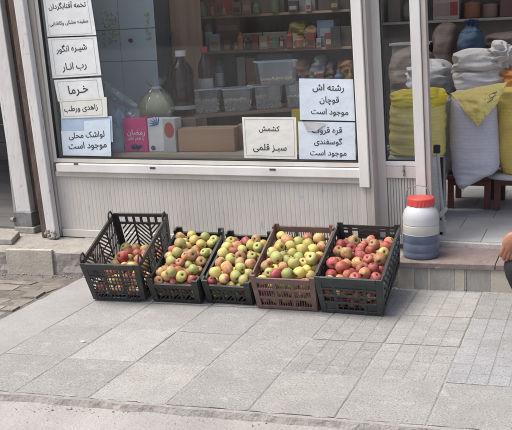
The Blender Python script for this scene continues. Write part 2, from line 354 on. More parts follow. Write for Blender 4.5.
# slabs
mb = MB(); slabs = []
def slab(i, j, w=1, top=.0):
    g = .0024
    P = []
    for di, dj in ((0,0),(w,0),(w,1),(0,1)):
        x, y = gp(i+di, j+dj); P.append(Vector((x+(g if di == 0 else -g), y+(g if dj == 0 else -g), 0)))
    n = 10; tz = rnd.uniform(-.0015, .001); ta, tb_ = rnd.uniform(-.0015, .0015), rnd.uniform(-.0015, .0015)
    sub = j >= 0 and i >= 3
    def fn(u, v):
        p = P[0].lerp(P[1], u).lerp(P[3].lerp(P[2], u), v)
        e = min(u, 1-u, v, 1-v); z = tz + ta*(u-.5) + tb_*(v-.5)
        if sub and (min(abs(u-q) for q in (.25,.5,.75)) < 1e-6 or min(abs(v-q) for q in (.25,.5,.75)) < 1e-6): z -= .0016
        if e < 1e-6:
            z -= .0032
            wv = .004*noise.noise(Vector((p.x*30, p.y*30, 2)))
            p = p + Vector((wv, wv, 0))
        if j == -1 and v < 1e-6:
            p = p + Vector((0, .016*noise.noise(Vector((p.x*14, 1, 4)))+.012*noise.noise(Vector((p.x*40, 1, 4)))+.006, -.004))
        return Vector((p.x, p.y, z))
    us = [0, .016, .12, .236, .25, .264, .38, .486, .5, .514, .62, .736, .75, .764, .88, .984, 1]
    g_ = [[mb.bm.verts.new(fn(u, v)) for u in us] for v in us]
    idx = []
    for b in range(len(us)-1):
        for a in range(len(us)-1):
            f = mb.face([g_[b][a], g_[b][a+1], g_[b+1][a+1], g_[b+1][a]])
            if f: slabs.append(((i, j, us[a], us[b], sub)))
for j in range(-1, 4):
    for i in range(-1 if j < 2 else -1, 22):
        x, y = gp(i+.5, j+1)
        if gp(i+.5, j)[1] > YS(x)-.02: continue
        slab(i, j)
o = mb.build('pavement', ['slab'], recalc=False); struct(o)
tints = {}
def ftint(p):
    i, j, u, v, sub = slabs[p.index]
    if (i, j) not in tints:
        k = rnd.uniform(.87, 1.12); w = rnd.uniform(-.008, .022)
        if (i, j) in ((5, 0), (6, 0), (5, 1)): k, w = 1.03, -.035
        if j == -1: w = rnd.uniform(.012, .03)
        tints[(i, j)] = (k*(1+w), k*(1+w*.55), k*(1-w))
    c = tints[(i, j)]
    if sub:                                   # the slabs are cast with a coarse grid of shallow grooves
        a = (u*4) % 1; b = (v*4) % 1
        h = 1+.035*(((int(u*4+.07)*7+int(v*4+.07)*13+i*5+j*3) % 5)-2)/2
        GV = (.236, .25, .486, .5, .736, .75)
        if u in GV or v in GV: h *= .87+.10*noise.noise(Vector((i*4+u*3, j*4+v*3, 1)))
        c = tuple(x*h for x in c)
    return c
tint_attr(o, ftint)
# smooth concrete strip to the left of the slabs and the broken paving beyond it
mb = MB()
mb.grid(lambda u, v: (lambda y: Vector((-3.0-.09*0+(u)*(GX0-TW+.0-(-3.0))+.012*noise.noise(Vector((0, y*9, u)))*(1 if u < .5 else .3), y, .0015-.004*(u > .99))))(2.78+v*(4.52-2.78)), 8, 40)
def apron(u, v):
    x = -4.6+u*(-2.20+4.6); y = 1.7+v*(2.84-1.7)
    q = min(1, max(0, (2.80-y)/.55)); e = min(1, u*6, (1-u)*4); e = e*e*(3-2*e)
    zb_ = .0012*(1-q)-.026*q
    return Vector((x, y, zb_*e-.040*(1-e)+.002*noise.noise(Vector((x*5, y*5, 0)))*q))
mb.grid(apron, 40, 24)
struct(mb.build('concrete_strip', 'concrete', smooth=True))
mb = MB(); mb.grid(lambda u, v: Vector((-8+u*5.02, 2.5+v*2.2, -.0030)), 4, 4); struct(mb.build('soil', 'soil'))
mb = MB(); nb = []
rb = random.Random(3)
y = 2.75
while y < 4.5:
    x = -8.0+rb.uniform(0, .2); dy = rb.uniform(.085, .15)
    while x < -3.06:
        w = rb.uniform(.14, .36); w = min(w, -3.03-x)
        if w > .05 and y+dy < YS(x)-.01:
            g = rb.uniform(.002, .007); z = rb.uniform(-.002, .008)
            P = [(x+g, y+g), (x+w-g, y+g), (x+w-g, y+dy-g), (x+g, y+dy-g)]
            P = [(a+rb.uniform(-.014, .014), b+rb.uniform(-.012, .012)) for a, b in P]
            if rb.random() > .05:
                A = [Vector((a, b+SK*(a-GX0)*.5, -.03)) for a, b in P]; cx_ = sum(v.x for v in A)/4; cy0 = sum(v.y for v in A)/4
                B = [Vector((cx_+(v.x-cx_)*.96, cy0+(v.y-cy0)*.93, z+rb.uniform(-.004, .004))) for v in A]
                mb.prism(A, B); k = rb.uniform(.72, 1.2); nb += [(k*1.03, k, k*.95)]*6
        x += w
    y += dy
o = mb.build('broken_paving', 'brick', recalc=False); struct(o); tint_attr(o, lambda p: nb[min(p.index, len(nb)-1)])
mb = MB(); pp_ = onz(83, 342.3)
bmesh.ops.create_icosphere(mb.bm, subdivisions=2, radius=.009, matrix=Matrix.Translation((pp_.x, pp_.y, .004)) @ Matrix.Diagonal((1.5, 1, .55, 1)))
for v in mb.bm.verts: v.co += Vector((1, 1, .5))*.002*noise.noise(v.co*300)
tag(mb.build('pebble', 'pack_white_stone', recalc=False, smooth=True), 'small white pebble lying alone on the grey pavement slabs', 'pebble')
# gravel lying along the broken edge
mb = MB(); rg = random.Random(11)
for k in range(150):
    x = rg.uniform(-3.2, .6)
    if rg.random() < .25: x = rg.gauss(-2.05, .12)
    y = YF(x)-.03-abs(rg.gauss(0, .05)); r = rg.uniform(.0012, .004) if rg.random() < .95 else rg.uniform(.004, .007)
    m4 = Matrix.Translation((x, y, -.030+r*.5)) @ Matrix.Rotation(rg.uniform(0, 6), 4, Vector((rg.random(), rg.random(), rg.random()+.1)).normalized())
    bmesh.ops.create_icosphere(mb.bm, subdivisions=1, radius=r, matrix=m4 @ Matrix.Diagonal((1, rg.uniform(.6, 1), rg.uniform(.5, .9), 1)))
for k in range(260):
    x = rg.uniform(-3.6, -1.0); y = YS(x)-abs(rg.gauss(0, .03))-.005; r = rg.uniform(.002, .006)
    m4 = Matrix.Translation((x, y, r*.6)) @ Matrix.Rotation(rg.uniform(0, 6), 4, 'X')
    bmesh.ops.create_icosphere(mb.bm, subdivisions=1, radius=r, matrix=m4)
o = mb.build('gravel', 'street', recalc=False); o['kind'] = 'stuff'

# ------------------------------------------------------------ the shop's step
ZT = .16
def rough_step(x0, x1, m, name, back=5.2, amp=.008, z1=ZT, front=0.0, seed=0):
    mb = MB(); n = max(4, int((x1-x0)/.03))
    prof = [(0, -.03), (0, .02), (0, .06), (0, .10), (0, z1-.014), (.012, z1-.002), (.05, z1), (.15, z1), (.3, z1), (.6, z1)]
    def fn(u, v):
        x = x0+u*(x1-x0); k = min(int(round(v*(len(prof)-1))), len(prof)-1); d, z = prof[k]
        q = Vector((x*9+seed, z*30, d*20))
        dd = d+front+amp*noise.noise(q)+amp*.6*noise.noise(q*3); zz = z+(amp*.35*noise.noise(q*1.7+Vector((9,0,0))) if d > 0 else 0)
        return Vector((x, YS(x)+dd, zz))
    mb.grid(fn, n, len(prof)-1)
    return struct(mb.build(name, m, recalc=False))
rough_step(-3.20, -1.03, 'cement', 'doorstep', amp=.011, front=.012)
rough_step(-9.0, -3.20, 'cement', 'doorstep', amp=.012, front=.02, z1=.155, seed=4)
mb = MB()
x0, x1 = -3.56, -3.225
mb.prism([Vector((x0, YS(x0)+.004, -.03)), Vector((x1, YS(x1)+.004, -.03)), Vector((x1, YS(x1)+.03, -.03)), Vector((x0, YS(x0)+.03, -.03))],
         [Vector((x0, YS(x0)+.004, .160)), Vector((x1, YS(x1)+.004, .165)), Vector((x1, YS(x1)+.03, .167)), Vector((x0, YS(x0)+.03, .163))])
struct(mb.build('step_facing', 'beige_stone', bevel=.004))
# a loose light slab by the neighbour's doorway
mb = MB()
mb.prism([Vector(p) for p in ((-4.6,4.50,.156),(-3.60,4.575,.156),(-3.70,4.80,.156),(-4.6,4.80,.156))], [Vector(p) for p in ((-4.6,4.50,.196),(-3.60,4.575,.196),(-3.70,4.80,.196),(-4.6,4.80,.196))])
struct(mb.build('neighbour_step', 'cement', bevel=.006))
# right part: stone veneer front, brown marble tread, white riser
xs_ = [-1.03, -.935, -.865, -.845, -.715, -.66, -.648, -.52, .02, .35, .9, 1.6, 2.6]
kinds = ['beige_stone', 'grey_stone', 'beige_stone', 'grey_stone', 'beige_stone', 'cement', 'grey_stone', 'beige_stone', 'grey_stone', 'beige_stone', 'grey_stone', 'beige_stone']
for kd in ('beige_stone', 'grey_stone', 'cement'):
    mb = MB()
    for a, b, q in zip(xs_, xs_[1:], kinds):
        if q != kd: continue
        e = rnd.uniform(-.0025, .0025)
        mb.hexa([Vector((a+.0006, YS(a)+e, -.03)), Vector((b-.0006, YS(b)+e, -.03)), Vector((b-.002, YS(b)+.06, -.03)), Vector((a+.002, YS(a)+.06, -.03)),
                 Vector((a+.0006, YS(a)+e, .128)), Vector((b-.0006, YS(b)+e, .128)), Vector((b-.002, YS(b)+.06, .128)), Vector((a+.002, YS(a)+.06, .128))])
    struct(mb.build('step_facing', kd, bevel=.0012))
mb = MB()
for a, b in ((-1.03, -.497), (-.493, .25), (.254, 1.2), (1.204, 2.6)):
    mb.hexa([Vector((a, YS(a)-.012, .128)), Vector((b, YS(b)-.012, .128)), Vector((b, 5.085, .128)), Vector((a, 5.085, .128)),
             Vector((a, YS(a)-.012, ZT)), Vector((b, YS(b)-.012, ZT)), Vector((b, 5.085, ZT)), Vector((a, 5.085, ZT))])
struct(mb.build('marble_tread', 'marble', bevel=.003))
mb = MB(); mb.box(-1.03, 2.6, 5.087, 5.12, .10, .188)
struct(mb.build('door_sill', 'riser', bevel=.003))
# shop floor of blue-grey tiles
mb = MB(); tl = []
for i in range(-9, 12):
    for j in range(0, 12):
        x = -.62+i*.33+(.16 if j % 2 else 0); y = 5.122+j*.33
        mb.box(x+.002, x+.328, y+.002, y+.328, .16, .192+rnd.uniform(-.0006, .0006)); k = rnd.uniform(.85, 1.15); tl += [(k, k, k*1.01)]*6
o = mb.build('floor', 'tile', bevel=.0); struct(o); tint_attr(o, lambda p: tl[p.index])
mb = MB(); mb.box(-3.85, 3.4, 5.121, 8.3, .10, .186); struct(mb.build('floor_bed', 'joint'))
# neighbour's recessed floor
mb = MB()
for j in range(10):
    mb.box(-8.6, -3.82, 5.0+j*.3+.003, 5.3+j*.3-.003, .10, .17)
struct(mb.build('neighbour_floor', 'neighbour'))

# ------------------------------------------------------------ shop building
YW, YD = 4.88, 5.00
shop = thing('shop_building', 'grocery shop front with cream metal frame, wide display window and open doorway', 'shop')
XL = -3.47; XJ = -1.262; XD0 = -1.235; XD1 = -.965; XE = -.875
gx0, gz0 = fac(58.3, 157.2, YW); gx1, _ = fac(360, 160.5, YW)
ZG = .700        # bottom of the glass
ZTOP = 2.45
# walls, roof slab
mb = MB()
mb.box(-3.545, 3.2, 4.93, 5.10, ZTOP, 3.6)
mb.box(2.2, 3.2, 4.93, 5.10, .19, ZTOP)                # pier right of the doorway
mb.build('outer_wall', 'plaster', shop, shear=True)
mb = MB(); mb.box(-3.80, -3.54, 4.99, 5.10, .1, 3.6); mb.build('pier', 'rust', shop, shear=True)
mb = MB()
mb.box(-3.9, 3.2, 8.2, 8.35, .187, 2.9); mb.box(-3.92, -3.86, 5.121, 8.35, .187, 2.9); mb.box(3.2, 3.35, 7.4, 8.35, .187, 2.9)  # unseen right side left mostly open, added to let more daylight in
mb.box(-3.92, -3.80, 5.06, 5.121, .187, 2.9)
mb.build('inner_wall', 'in_wall', shop)
for x0, x1, y0, y1 in ((-3.92, 3.4, 5.10, 5.55), (-3.92, 3.4, 6.95, 8.4), (-3.92, -3.3, 5.55, 6.95), (-1.75, -1.35, 5.55, 6.95), (.2, 3.4, 5.55, 6.95)):  # unseen gaps between the strips, added as skylights to brighten the interior
    mb = MB(); mb.box(x0, x1, y0, y1, 2.9, 2.97); mb.build('ceiling', 'white_ceiling', shop)
# display window
mb = MB()
mb.box(XL, gx0-.028, YW-.035, YW+.05, ZT, ZTOP)
fr = mb.build('window_frame', 'paint_beige', shop, bevel=.004, shear=True)
mb = MB(); mb.box(gx0-.028, gx0, YW-.018, YW+.05, ZG-.03, ZTOP)
mb.build('inner_jamb', 'paint', fr, bevel=.003, shear=True)
mb = MB(); mb.box(gx0-.028, gx1+.03, YW-.02, YW+.05, ZG-.028, ZG)
mb.build('glazing_bar', 'paint', fr, bevel=.003, shear=True)
mb = MB()
mb.box(gx0+.005, gx1+.012, YW-.050, YW+.05, ZG-.088, ZG-.032)
mb.build('sill', 'paint_white', fr, bevel=.005, shear=True)
mb = MB(); mb.box(gx0+.15, gx0+.185, YW-.053, YW-.049, ZG-.036, ZG-.026); mb.box(gx0+.72, gx0+.76, YW-.053, YW-.049, ZG-.055, ZG-.042); mb.box(gx0+1.54, gx0+1.58, YW-.053, YW-.049, ZG-.050, ZG-.038)
mb.build('sill_screw', 'rust', fr, bevel=.003, shear=True)
mb = MB(); mb.box(gx0-.02, gx1+.035, YW-.03, YW+.05, ZG-.122, ZG-.090)
mb.box(gx0-.02, gx1+.035, YW-.03, YW+.05, ZT+.0, ZT+.052)
mb.box(gx1+.003, gx1+.035, YW-.029, YW+.049, ZT+.052, ZG-.122)
mb.build('panel_rail', 'paint', fr, bevel=.003, shear=True)
# ribbed kick panel
mb = MB(); pts = []
x = gx0-.026
while x < gx1:
    for dx, dy in ((0, 0), (.021, 0), (.0235, .0015), (.0275, .0015)):
        if x+dx < gx1+.002: pts.append((x+dx, YW-.012+dy))
    x += .030
zz = [ZT+.053, .25, .34, .43, .52, ZG-.123]
def kf(i, j):
    xx, yy = pts[i]; z = zz[j]
    return Vector((xx, yy+.004*noise.noise(Vector((xx*2.5, z*4, 0))), z))
gv = [[mb.bm.verts.new(kf(i, j)) for i in range(len(pts))] for j in range(len(zz))]
for j in range(len(zz)-1):
    for i in range(len(pts)-1): mb.face([gv[j][i], gv[j][i+1], gv[j+1][i+1], gv[j+1][i]])
mb.build('kick_panel', 'panel', fr, shear=True, recalc=False, solid=.003)
mb = MB(); mb.box(gx0, gx1, YW+.004, YW+.009, ZG+.001, ZTOP-.05); mb.build('pane', 'glass', fr, shear=True)
mb = MB(); mb.box(gx0, gx1, YW-.0195, YW+.0035, ZG+.0005, ZG+.0065); mb.box(gx0+.0005, gx0+.007, YW-.0175, YW+.0035, ZG+.007, ZTOP-.06); mb.box(gx1-.012, gx1-.0005, YW-.0195, YW+.0035, ZG+.007, ZTOP-.06)
mb.build('gasket', 'gasket', fr, shear=True)
mb = MB(); mb.box(XL, 2.2, YW-.03, YW+.05, ZTOP-.06, ZTOP+.04); mb.build('header', 'paint', fr, bevel=.004, shear=True)
# right jamb of the window: white face, cream return
jx0 = gx1; jx1, _ = fac(368.5, 150, YW-.02)
mb = MB(); mb.box(jx0+.004, jx0+.064, YW-.055, YW+.05, ZT+.40, ZTOP-.06)
mb.build('jamb_face', 'paint_white', fr, bevel=.004, shear=True)
mb = MB(); mb.box(jx0+.036, jx0+.066, YW-.03, YW+.05, ZT, ZT+.398); mb.box(jx0+.066, jx0+.084, YW-.035, YD+.03, ZT, ZTOP-.06)
mb.build('jamb_return', 'paint_beige', fr, bevel=.003, shear=True)
# door leaf beside the open doorway
dx0 = fac(369.2, 100, YD-.03)[0]; gl0, dz0 = fac(386.7, 160.5, YD); gl1, _ = fac(416, 160, YD); st1, _ = fac(431.5, 190, YD)
leaf = None
mb = MB(); ZB = .192
mb.box(dx0, gl0, YD-.03, YD+.03, ZB, ZTOP-.06); leaf = mb.build('door', 'paint', shop, bevel=.004, shear=True)
mb = MB(); mb.box(gl1, gl1+.058, YD-.034, YD+.034, ZB, ZTOP-.06); mb.build('stile', 'paint_white', leaf, bevel=.004, shear=True)
mb = MB(); mb.box(gl1+.060, st1+.004, YD-.02, YD+.05, ZB, ZTOP-.06); mb.build('edge_strip', 'paint_beige', leaf, bevel=.003, shear=True)
mb = MB(); mb.box(gl0, gl1, YD-.026, YD+.03, dz0-.028, dz0); mb.build('glazing_bar', 'paint_white', leaf, bevel=.003, shear=True)
mb = MB(); mb.box(gl0, gl1, YD-.029, YD+.03, dz0-.10, dz0-.030); mb.build('rail', 'paint', leaf, bevel=.003, shear=True)
mb = MB(); mb.box(gl0, gl1, YD-.029, YD+.03, ZB, ZB+.055); mb.build('rail', 'paint', leaf, bevel=.003, shear=True)
mb = MB()
n = 10; w = (gl1-gl0-.004)/n
for k in range(n):
    mb.box(gl0+.002+k*w+.002, gl0+.002+(k+1)*w-.002, YD-.016, YD+.0, ZB+.056, dz0-.101)
mb.box(gl0+.001, gl1-.001, YD-.008, YD+.001, ZB+.056, dz0-.101)
mb.build('kick_panel', 'panel', leaf, bevel=.002, shear=True)
mb = MB(); mb.box(gl0, gl1, YD-.003, YD+.003, dz0+.001, ZTOP-.07); mb.build('pane', 'glass', leaf, shear=True)
mb = MB(); mb.box(gl0, gl1, YD-.02, YD-.0035, dz0+.0005, dz0+.007); mb.box(gl0+.0005, gl0+.006, YD-.02, YD-.0035, dz0+.007, ZTOP-.07); mb.build('gasket', 'gasket', leaf, shear=True)
hx, hz = fac(404, 171, YD-.03)
mb = MB(); mb.box(hx-.006, hx+.006, YD-.034, YD-.028, hz-.03, hz+.035); mb.tube([(hx, YD-.034, hz+.01), (hx-.005, YD-.05, hz+.005), (hx+.006, YD-.055, hz-.018)], .004)
mb.build('handle', 'steel', leaf, shear=True, smooth=False)

# posts left of the window
def post(name, lab, xl, xr, yf, z0, dep, mats):
    t = thing(name, lab, 'post', (xl, yf, 0))
    mb = MB(); mb.box(0, xr-xl, 0, dep, z0, 3.4)
    o = mb.build('shaft', mats, t, bevel=.006)
    for v in o.data.vertices: v.co.x += (K-.020)*(v.co.z-.16)
    return t
pb0, _ = fac(46.3, 190, 4.80); 
p = ony(44.2, 214, 4.78); q_ = ony(53.5, 214, 4.78)
tB = post('steel_post', 'white painted steel post with peeling foot nearest the shop window', p.x-K*(p.z-.16), q_.x-K*(p.z-.16)-.002, 4.78, .158, .05, 'post')
mb = MB(); w = q_.x-p.x
for k in range(40):
    a = rnd.uniform(0, w+.01); zz_ = .158+abs(rnd.gauss(0, .03)); r = rnd.uniform(.004, .012)
    bmesh.ops.create_icosphere(mb.bm, subdivisions=1, radius=r, matrix=Matrix.Translation((a+rnd.uniform(-.01, .015), -.004+rnd.uniform(-.012, .004), zz_)))
mb.build('cement_blob', 'cement', tB, recalc=False)
mb = MB(); mb.box(-.050, -.003, .012, .055, .158, 3.4); o = mb.build('rusty_flange', 'rust', tB, bevel=.004)
for v in o.data.vertices: v.co.x += (K-.020)*(v.co.z-.16)
p = ony(17, 215, 4.93); q_ = ony(31.5, 215, 4.93)
tA = post('steel_post', 'white painted steel post standing on a rusty grey box at far left', p.x-K*(p.z-.16), q_.x-K*(p.z-.16), 4.93, .30, .06, 'post')
mb = MB(); w = q_.x-p.x; mb.box(-.02, w+.012, -.025, .07, .20, .305); mb.build('base_box', 'steel', tA, bevel=.005)
mb = MB(); mb.box(-.01, w+.035, -.04, .08, .155, .20); mb.build('base_plate', 'cement', tA, bevel=.006)
mb = MB(); mb.tube([(-.03, -.03, .25), (.0, -.035, .25)], .018, 12); mb.build('bolt', 'steel', tA)
# near-black strip painted as the shade in the gap between post and frame
mb = MB(); mb.box(XL-.062, XL-.001, YW-.0, YW+.05, ZT, 3.4); o = mb.build('gap_shade_strip', 'dark_gap', shop, shear=True)

# neighbour's recessed front
nb_ = thing('neighbour_building', 'dark grey clad recess of the neighbouring shop at far left', 'building')
mb = MB()
for k in range(14):
    mb.box(-9.5, -3.93, 7.9, 7.95, .171+k*.2, .171+k*.2+.194)
mb.build('rear_cladding', 'neighbour', nb_, bevel=.003)
mb = MB(); mb.box(-9.5, -3.83, 4.93, 8.0, 2.98, 3.6); mb.box(-9.5, -9.35, 4.93, 7.9, .171, 2.98); mb.box(-3.99, -3.93, 5.13, 7.9, .171, 2.98); mb.build('side_wall', 'plaster', nb_)

# ------------------------------------------------------------ notices on the glass
FORMS = {}
for cp_ in list(range(0xFB50, 0xFC00))+list(range(0xFE70, 0xFEFD)):
    d = unicodedata.decomposition(chr(cp_)).split()
    if len(d) == 2 and d[0] in ('<initial>', '<medial>', '<final>', '<isolated>'):
        FORMS.setdefault(chr(int(d[1], 16)), {})[d[0][1:-1]] = chr(cp_)
def shape(s):
    out = []
    nx = lambda c: c == 'ـ' or 'initial' in FORMS.get(c, {})
    pv = lambda c: c == 'ـ' or 'final' in FORMS.get(c, {})
    for i, c in enumerate(s):
        f = FORMS.get(c)
        if not f: out.append(c); continue
        p = i > 0 and nx(s[i-1]) and pv(c); n = i < len(s)-1 and nx(c) and pv(s[i+1])
        k = 'medial' if p and n else 'final' if p else 'initial' if n else 'isolated'
        out.append(f.get(k) or f['isolated'])
    return ''.join(reversed(out))
def glyph_mesh(s):
    """flat mesh of a line of lettering, unit width, and its height; fill and a bold outline together"""
    vs, fs = [], []
    for outline in (False, True):
        cu = bpy.data.curves.new('t', 'FONT'); cu.body = s; cu.size = 1
        if outline: cu.fill_mode = 'NONE'; cu.bevel_depth = .014; cu.bevel_resolution = 0
        o = bpy.data.objects.new('t', cu); C.objects.link(o)
        dg = bpy.context.evaluated_depsgraph_get(); dg.update()
        me = bpy.data.meshes.new_from_object(o.evaluated_get(dg))
        b0 = len(vs); vs += [v.co.copy() for v in me.vertices]; fs += [[i+b0 for i in p.vertices] for p in me.polygons]
        bpy.data.objects.remove(o); bpy.data.curves.remove(cu); bpy.data.meshes.remove(me)
    return vs, fs
def lettering(s, a, b, y, parent, mat_='ink', squash=1.0, tf=None):
    """write s from image point a (left end) to b (right end) on the plane at depth y"""
    vs, fs = glyph_mesh(s if tf else shape(s))
    A = ony(*a, y); B = ony(*b, y); d = B-A; L = d.length; ex = d/L; ez = Vector((-ex.z, 0, ex.x))
    x0 = min(v.x for v in vs); x1 = max(v.x for v in vs); k = L/(x1-x0); ym = .27
    me = bpy.data.meshes.new('lettering')
    pl = parent.location if parent else Vector()
    me.from_pydata([A - pl + ex*((v.x-x0)*k) + ez*((v.y-ym)*k*squash) + Vector((0, -.0003*(1 if v.z > .001 else 0), 0)) for v in vs], [], fs); me.update()
    me.materials.append(MAT[mat_] if isinstance(mat_, str) else mat_); o = bpy.data.objects.new('lettering', me); C.objects.link(o); o.parent = parent
    return o
YP = YW+.0005
def notice(label, poly, mat_, lines=(), border=None, y=YP, bow=.0009, cat='paper notice'):
    n = len(poly); P = [ony(u, v, y) for u, v in poly]
    t = thing('paper_notice', label, cat)
    mb = MB()
    if n == 4:
        def fn(u, v):
            p = P[0].lerp(P[1], u).lerp(P[3].lerp(P[2], u), v)
            p.y += bow*(.5*noise.noise(Vector((p.x*9, p.z*9, 1)))-.5*(abs(u-.5)*2)**4*(.4+.6*noise.noise(Vector((v*3, u*2, P[0].x)))))
            return p
        mb.grid(fn, 10, 10)
        mb.build('sheet', mat_, t, smooth=True, recalc=False)
    else:
        mb.prism([p+Vector((0, .0007, 0)) for p in P], P); mb.build('sheet', mat_, t)
    if border:
        Q = [ony(u, v, y-.0009) for u, v in border]; mb = MB()
        for i in range(4):
            a, b = Q[i], Q[(i+1) % 4]; d = (b-a).normalized(); nn = Vector((-d.z, 0, d.x))*.0006
            mb.prism([a-nn, b-nn, b+nn, a+nn], [p+Vector((0, .0004, 0)) for p in (a-nn, b-nn, b+nn, a+nn)])
        mb.build('border', 'ink_line', t)
    for s, a, b in lines: lettering(s, a, b, y-.0011, t)
    return t
notice('top white notice with two Persian lines, partly cut by the photo top', [(41.2,-16),(88.5,-16),(96.3,35),(47.4,36.8)], 'paper',
       [("تخمه آفتابگردان", (48.5,7.3), (85.6,4.6)), ("سفیده مشکی وکانادایی", (49.5,24.3), (88,20.8))], [(43.4,-14),(85,-14),(92.2,33.6),(49.4,35.2)])
notice('second white notice from the top, grape syrup and pomegranate paste in Persian', [(47.6,38.3),(96.4,36.3),(101.4,75.2),(52.6,78.4)], 'paper',
       [("شیـره انگور", (56,50.2), (86.5,47)), ("رب انـار", (62,67.8), (86.3,64.9))], [(51.2,40),(92.8,38.3),(97.2,73.4),(56,76)])
notice('third white notice from the top with the single Persian word for dates', [(53.8,80),(101.2,77.5),(104.6,100),(58,101.5)], 'paper',
       [("خـرما", (68.3,91.2), (88,88.6))], [(57.2,82),(96.6,79.8),(99.4,99),(60.4,100)])
notice('narrow cream strip notice pasted under the dates notice', [(59.3,100.2),(106.6,97),(107.6,116.8),(61.6,118.6)], 'paper_cream',
       [("زاهدی ورطب", (64,109.6), (97.5,107))], [(61.6,101.8),(101.5,99.4),(102.6,114.8),(63.6,116.6)], y=YP-.0025)
notice('pale blue cut notice at the lower left corner of the window', [(61,131),(84.2,131),(84,121),(110,119),(111.2,156.3),(63,155.3)], 'paper_blue',
       [("لواشک محلی", (68.5,136.3), (104.3,134.3)), ("موجود است", (68.5,146.6), (106.5,144.8))], y=YP-.0025)
notice('deep blue sheet showing behind the lower left notice', [(61,117),(112,116),(113,142),(62,143)], 'sheet_blue', y=YP+.0015, cat='plastic sheet')
notice('cream bordered notice beside the two blue ones at lower right', [(242,117),(296,117.2),(297.2,159.4),(244.3,158)], 'paper_cream',
       [("کشمش", (258.7,129), (279.5,129.3)), ("سبـز قلمی", (253,147.6), (286.5,148.2))], [(244.4,119.3),(293.6,119.6),(294.8,156.6),(246.6,155.4)])
notice('upper pale blue notice of the pair at the window right, three Persian lines', [(299,78.4),(354.6,79.3),(356.2,121),(300,119.8)], 'paper_blue',
       [("رشته اش", (312.5,87.6), (344,88.5)), ("قوچان", (319.5,100), (339,100.4)), ("موجود است", (311,111.6), (348.3,112.8))])
t = notice('lower pale blue notice of the pair with a torn grey flap', [(298,121.4),(355,122.4),(355.8,160),(299.3,159.2)], 'paper_blue',
       [("قره قروت", (312,130.6), (342,130.8)), ("گوسفندی", (314,142), (342.3,142.3)), ("موجود است", (310,153), (346.5,153.6))])
mb = MB(); A = [ony(u, v, YP-.004) for u, v in ((302.5,121.5),(326,123.5),(316,131),(307,131))]; A[2].y -= .006
mb.prism(A, [p+Vector((0, .0006, 0)) for p in A]); mb.build('flap', 'flap', t)

# ------------------------------------------------------------ goods
def rect(r, Y):
    """x range and z range at depth Y of an image rectangle (x0, y0, x1, y1)"""
    x0, y0, x1, y1 = r; ym = (y0+y1)/2; xm = (x0+x1)/2
    return ony(x0, ym, Y).x, ony(x1, ym, Y).x, ony(xm, y1, Y).z, ony(xm, y0, Y).z
def carton(label, r, Y, dep, m, cat='box', name='carton', z0=None, patch=None, yaw=0, lid=None, tape=None):
    x0, x1, zb, zt = rect(r, Y)
    if z0 is not None: zb = z0
    w, h = x1-x0, zt-zb
    t = thing(name, label, cat, ((x0+x1)/2, Y+dep/2, zb), (0, 0, yaw))
    mb = MB(); mb.box(-w/2, w/2, -dep/2, dep/2, 0, h); mb.build('body', m, t, bevel=min(.006, w*.04))
    if lid: mb = MB(); mb.box(-w/2-.004, w/2+.004, -dep/2-.004, dep/2+.004, h*.78, h+.003); mb.build('lid', lid, t, bevel=.003)
    if patch:
        for (a, b, c, d, pm) in patch:
            mb = MB(); mb.box(-w/2+a*w, -w/2+c*w, -dep/2-.003, -dep/2+.001, b*h, d*h); mb.build('printed_label', pm, t)
    if tape: mb = MB(); mb.box(-w/2-.0015, w/2+.0015, -.02, .02, h*.99, h+.0015); mb.box(-.0+(-w/2-.0015), -w/2+.001, -.02, .02, h*.75, h); mb.build('tape', tape, t)
    return t
def lump(name, label, cat, r, Y, dep, m, group=None, p=2.7, amp=.03, freq=7, gather=0, z0=None, seed=0, lean=0, yaw=0, crease=.5, taper=0, seams=True, res=(40, 30)):
    """a filled bag: rounded block with bulges, wrinkles and, if asked, a gathered top"""
    x0, x1, zb, zt = rect(r, Y)
    if z0 is not None: zb = z0
    w, h = x1-x0, zt-zb
    mb = MB(); nu, nv = res
    def fn(k, j):
        a = 2*PI*k/nu; v = j/nv
        if gather and v > 1-gather:
            q = (v-(1-gather))/gather
            rad = (1-.74*math.sin(min(1, q*1.35)*PI/2)) if q < .62 else .26+.3*(q-.62)/.38
            rad *= 1+.16*math.sin(a*9+seed)*min(1, q*2)
        else:
            s = (v/(1-gather)-.5)*2 if gather else (v-.5)*2
            rad = max(.0, 1-abs(s)**(p*1.35))**(1/p) if not gather or s < 0 else max(.80, (1-(s*.86)**(p*1.2))**(1/p))
        c, s_ = math.cos(a), math.sin(a)
        e = 2/p
        x = math.copysign(abs(c)**e, c)*rad; y = math.copysign(abs(s_)**e, s_)*rad
        x *= 1+taper*(v-.5); 
        P = Vector((x*w/2, y*dep/2, v*h))
        q = Vector((P.x*freq+seed*3.1, P.y*freq, P.z*freq+seed))
        d = amp*noise.noise(q)+amp*.5*noise.noise(q*2.1)
        rid = 1-abs(noise.noise(Vector((P.x*freq*1.2, P.y*freq*1.2, P.z*freq*2.6+seed*2))))*2
        d += amp*crease*(rid-.5)
        dirn = Vector((x, y, (v-.5)*1.2)); dirn = dirn.normalized() if dirn.length > 1e-6 else Vector((0, 0, 1))
        P += dirn*d*(min(1, v*6) if v < .5 else 1)
        P.z = max(P.z, 0)
        P.x += lean*P.z
        return P
    rings = [[mb.bm.verts.new(fn(k, j)) for k in range(nu)] for j in range(nv+1)]
    for j in range(nv):
        for k in range(nu): mb.face([rings[j][k], rings[j][(k+1) % nu], rings[j+1][(k+1) % nu], rings[j+1][k]])
    mb.face(rings[0][::-1]); mb.face(rings[-1])
    o = mb.build(name, m, None, smooth=True, loc=((x0+x1)/2, Y+dep/2, zb), rot=(0, 0, yaw), sub=1)
    return tag(o, label, cat, group)
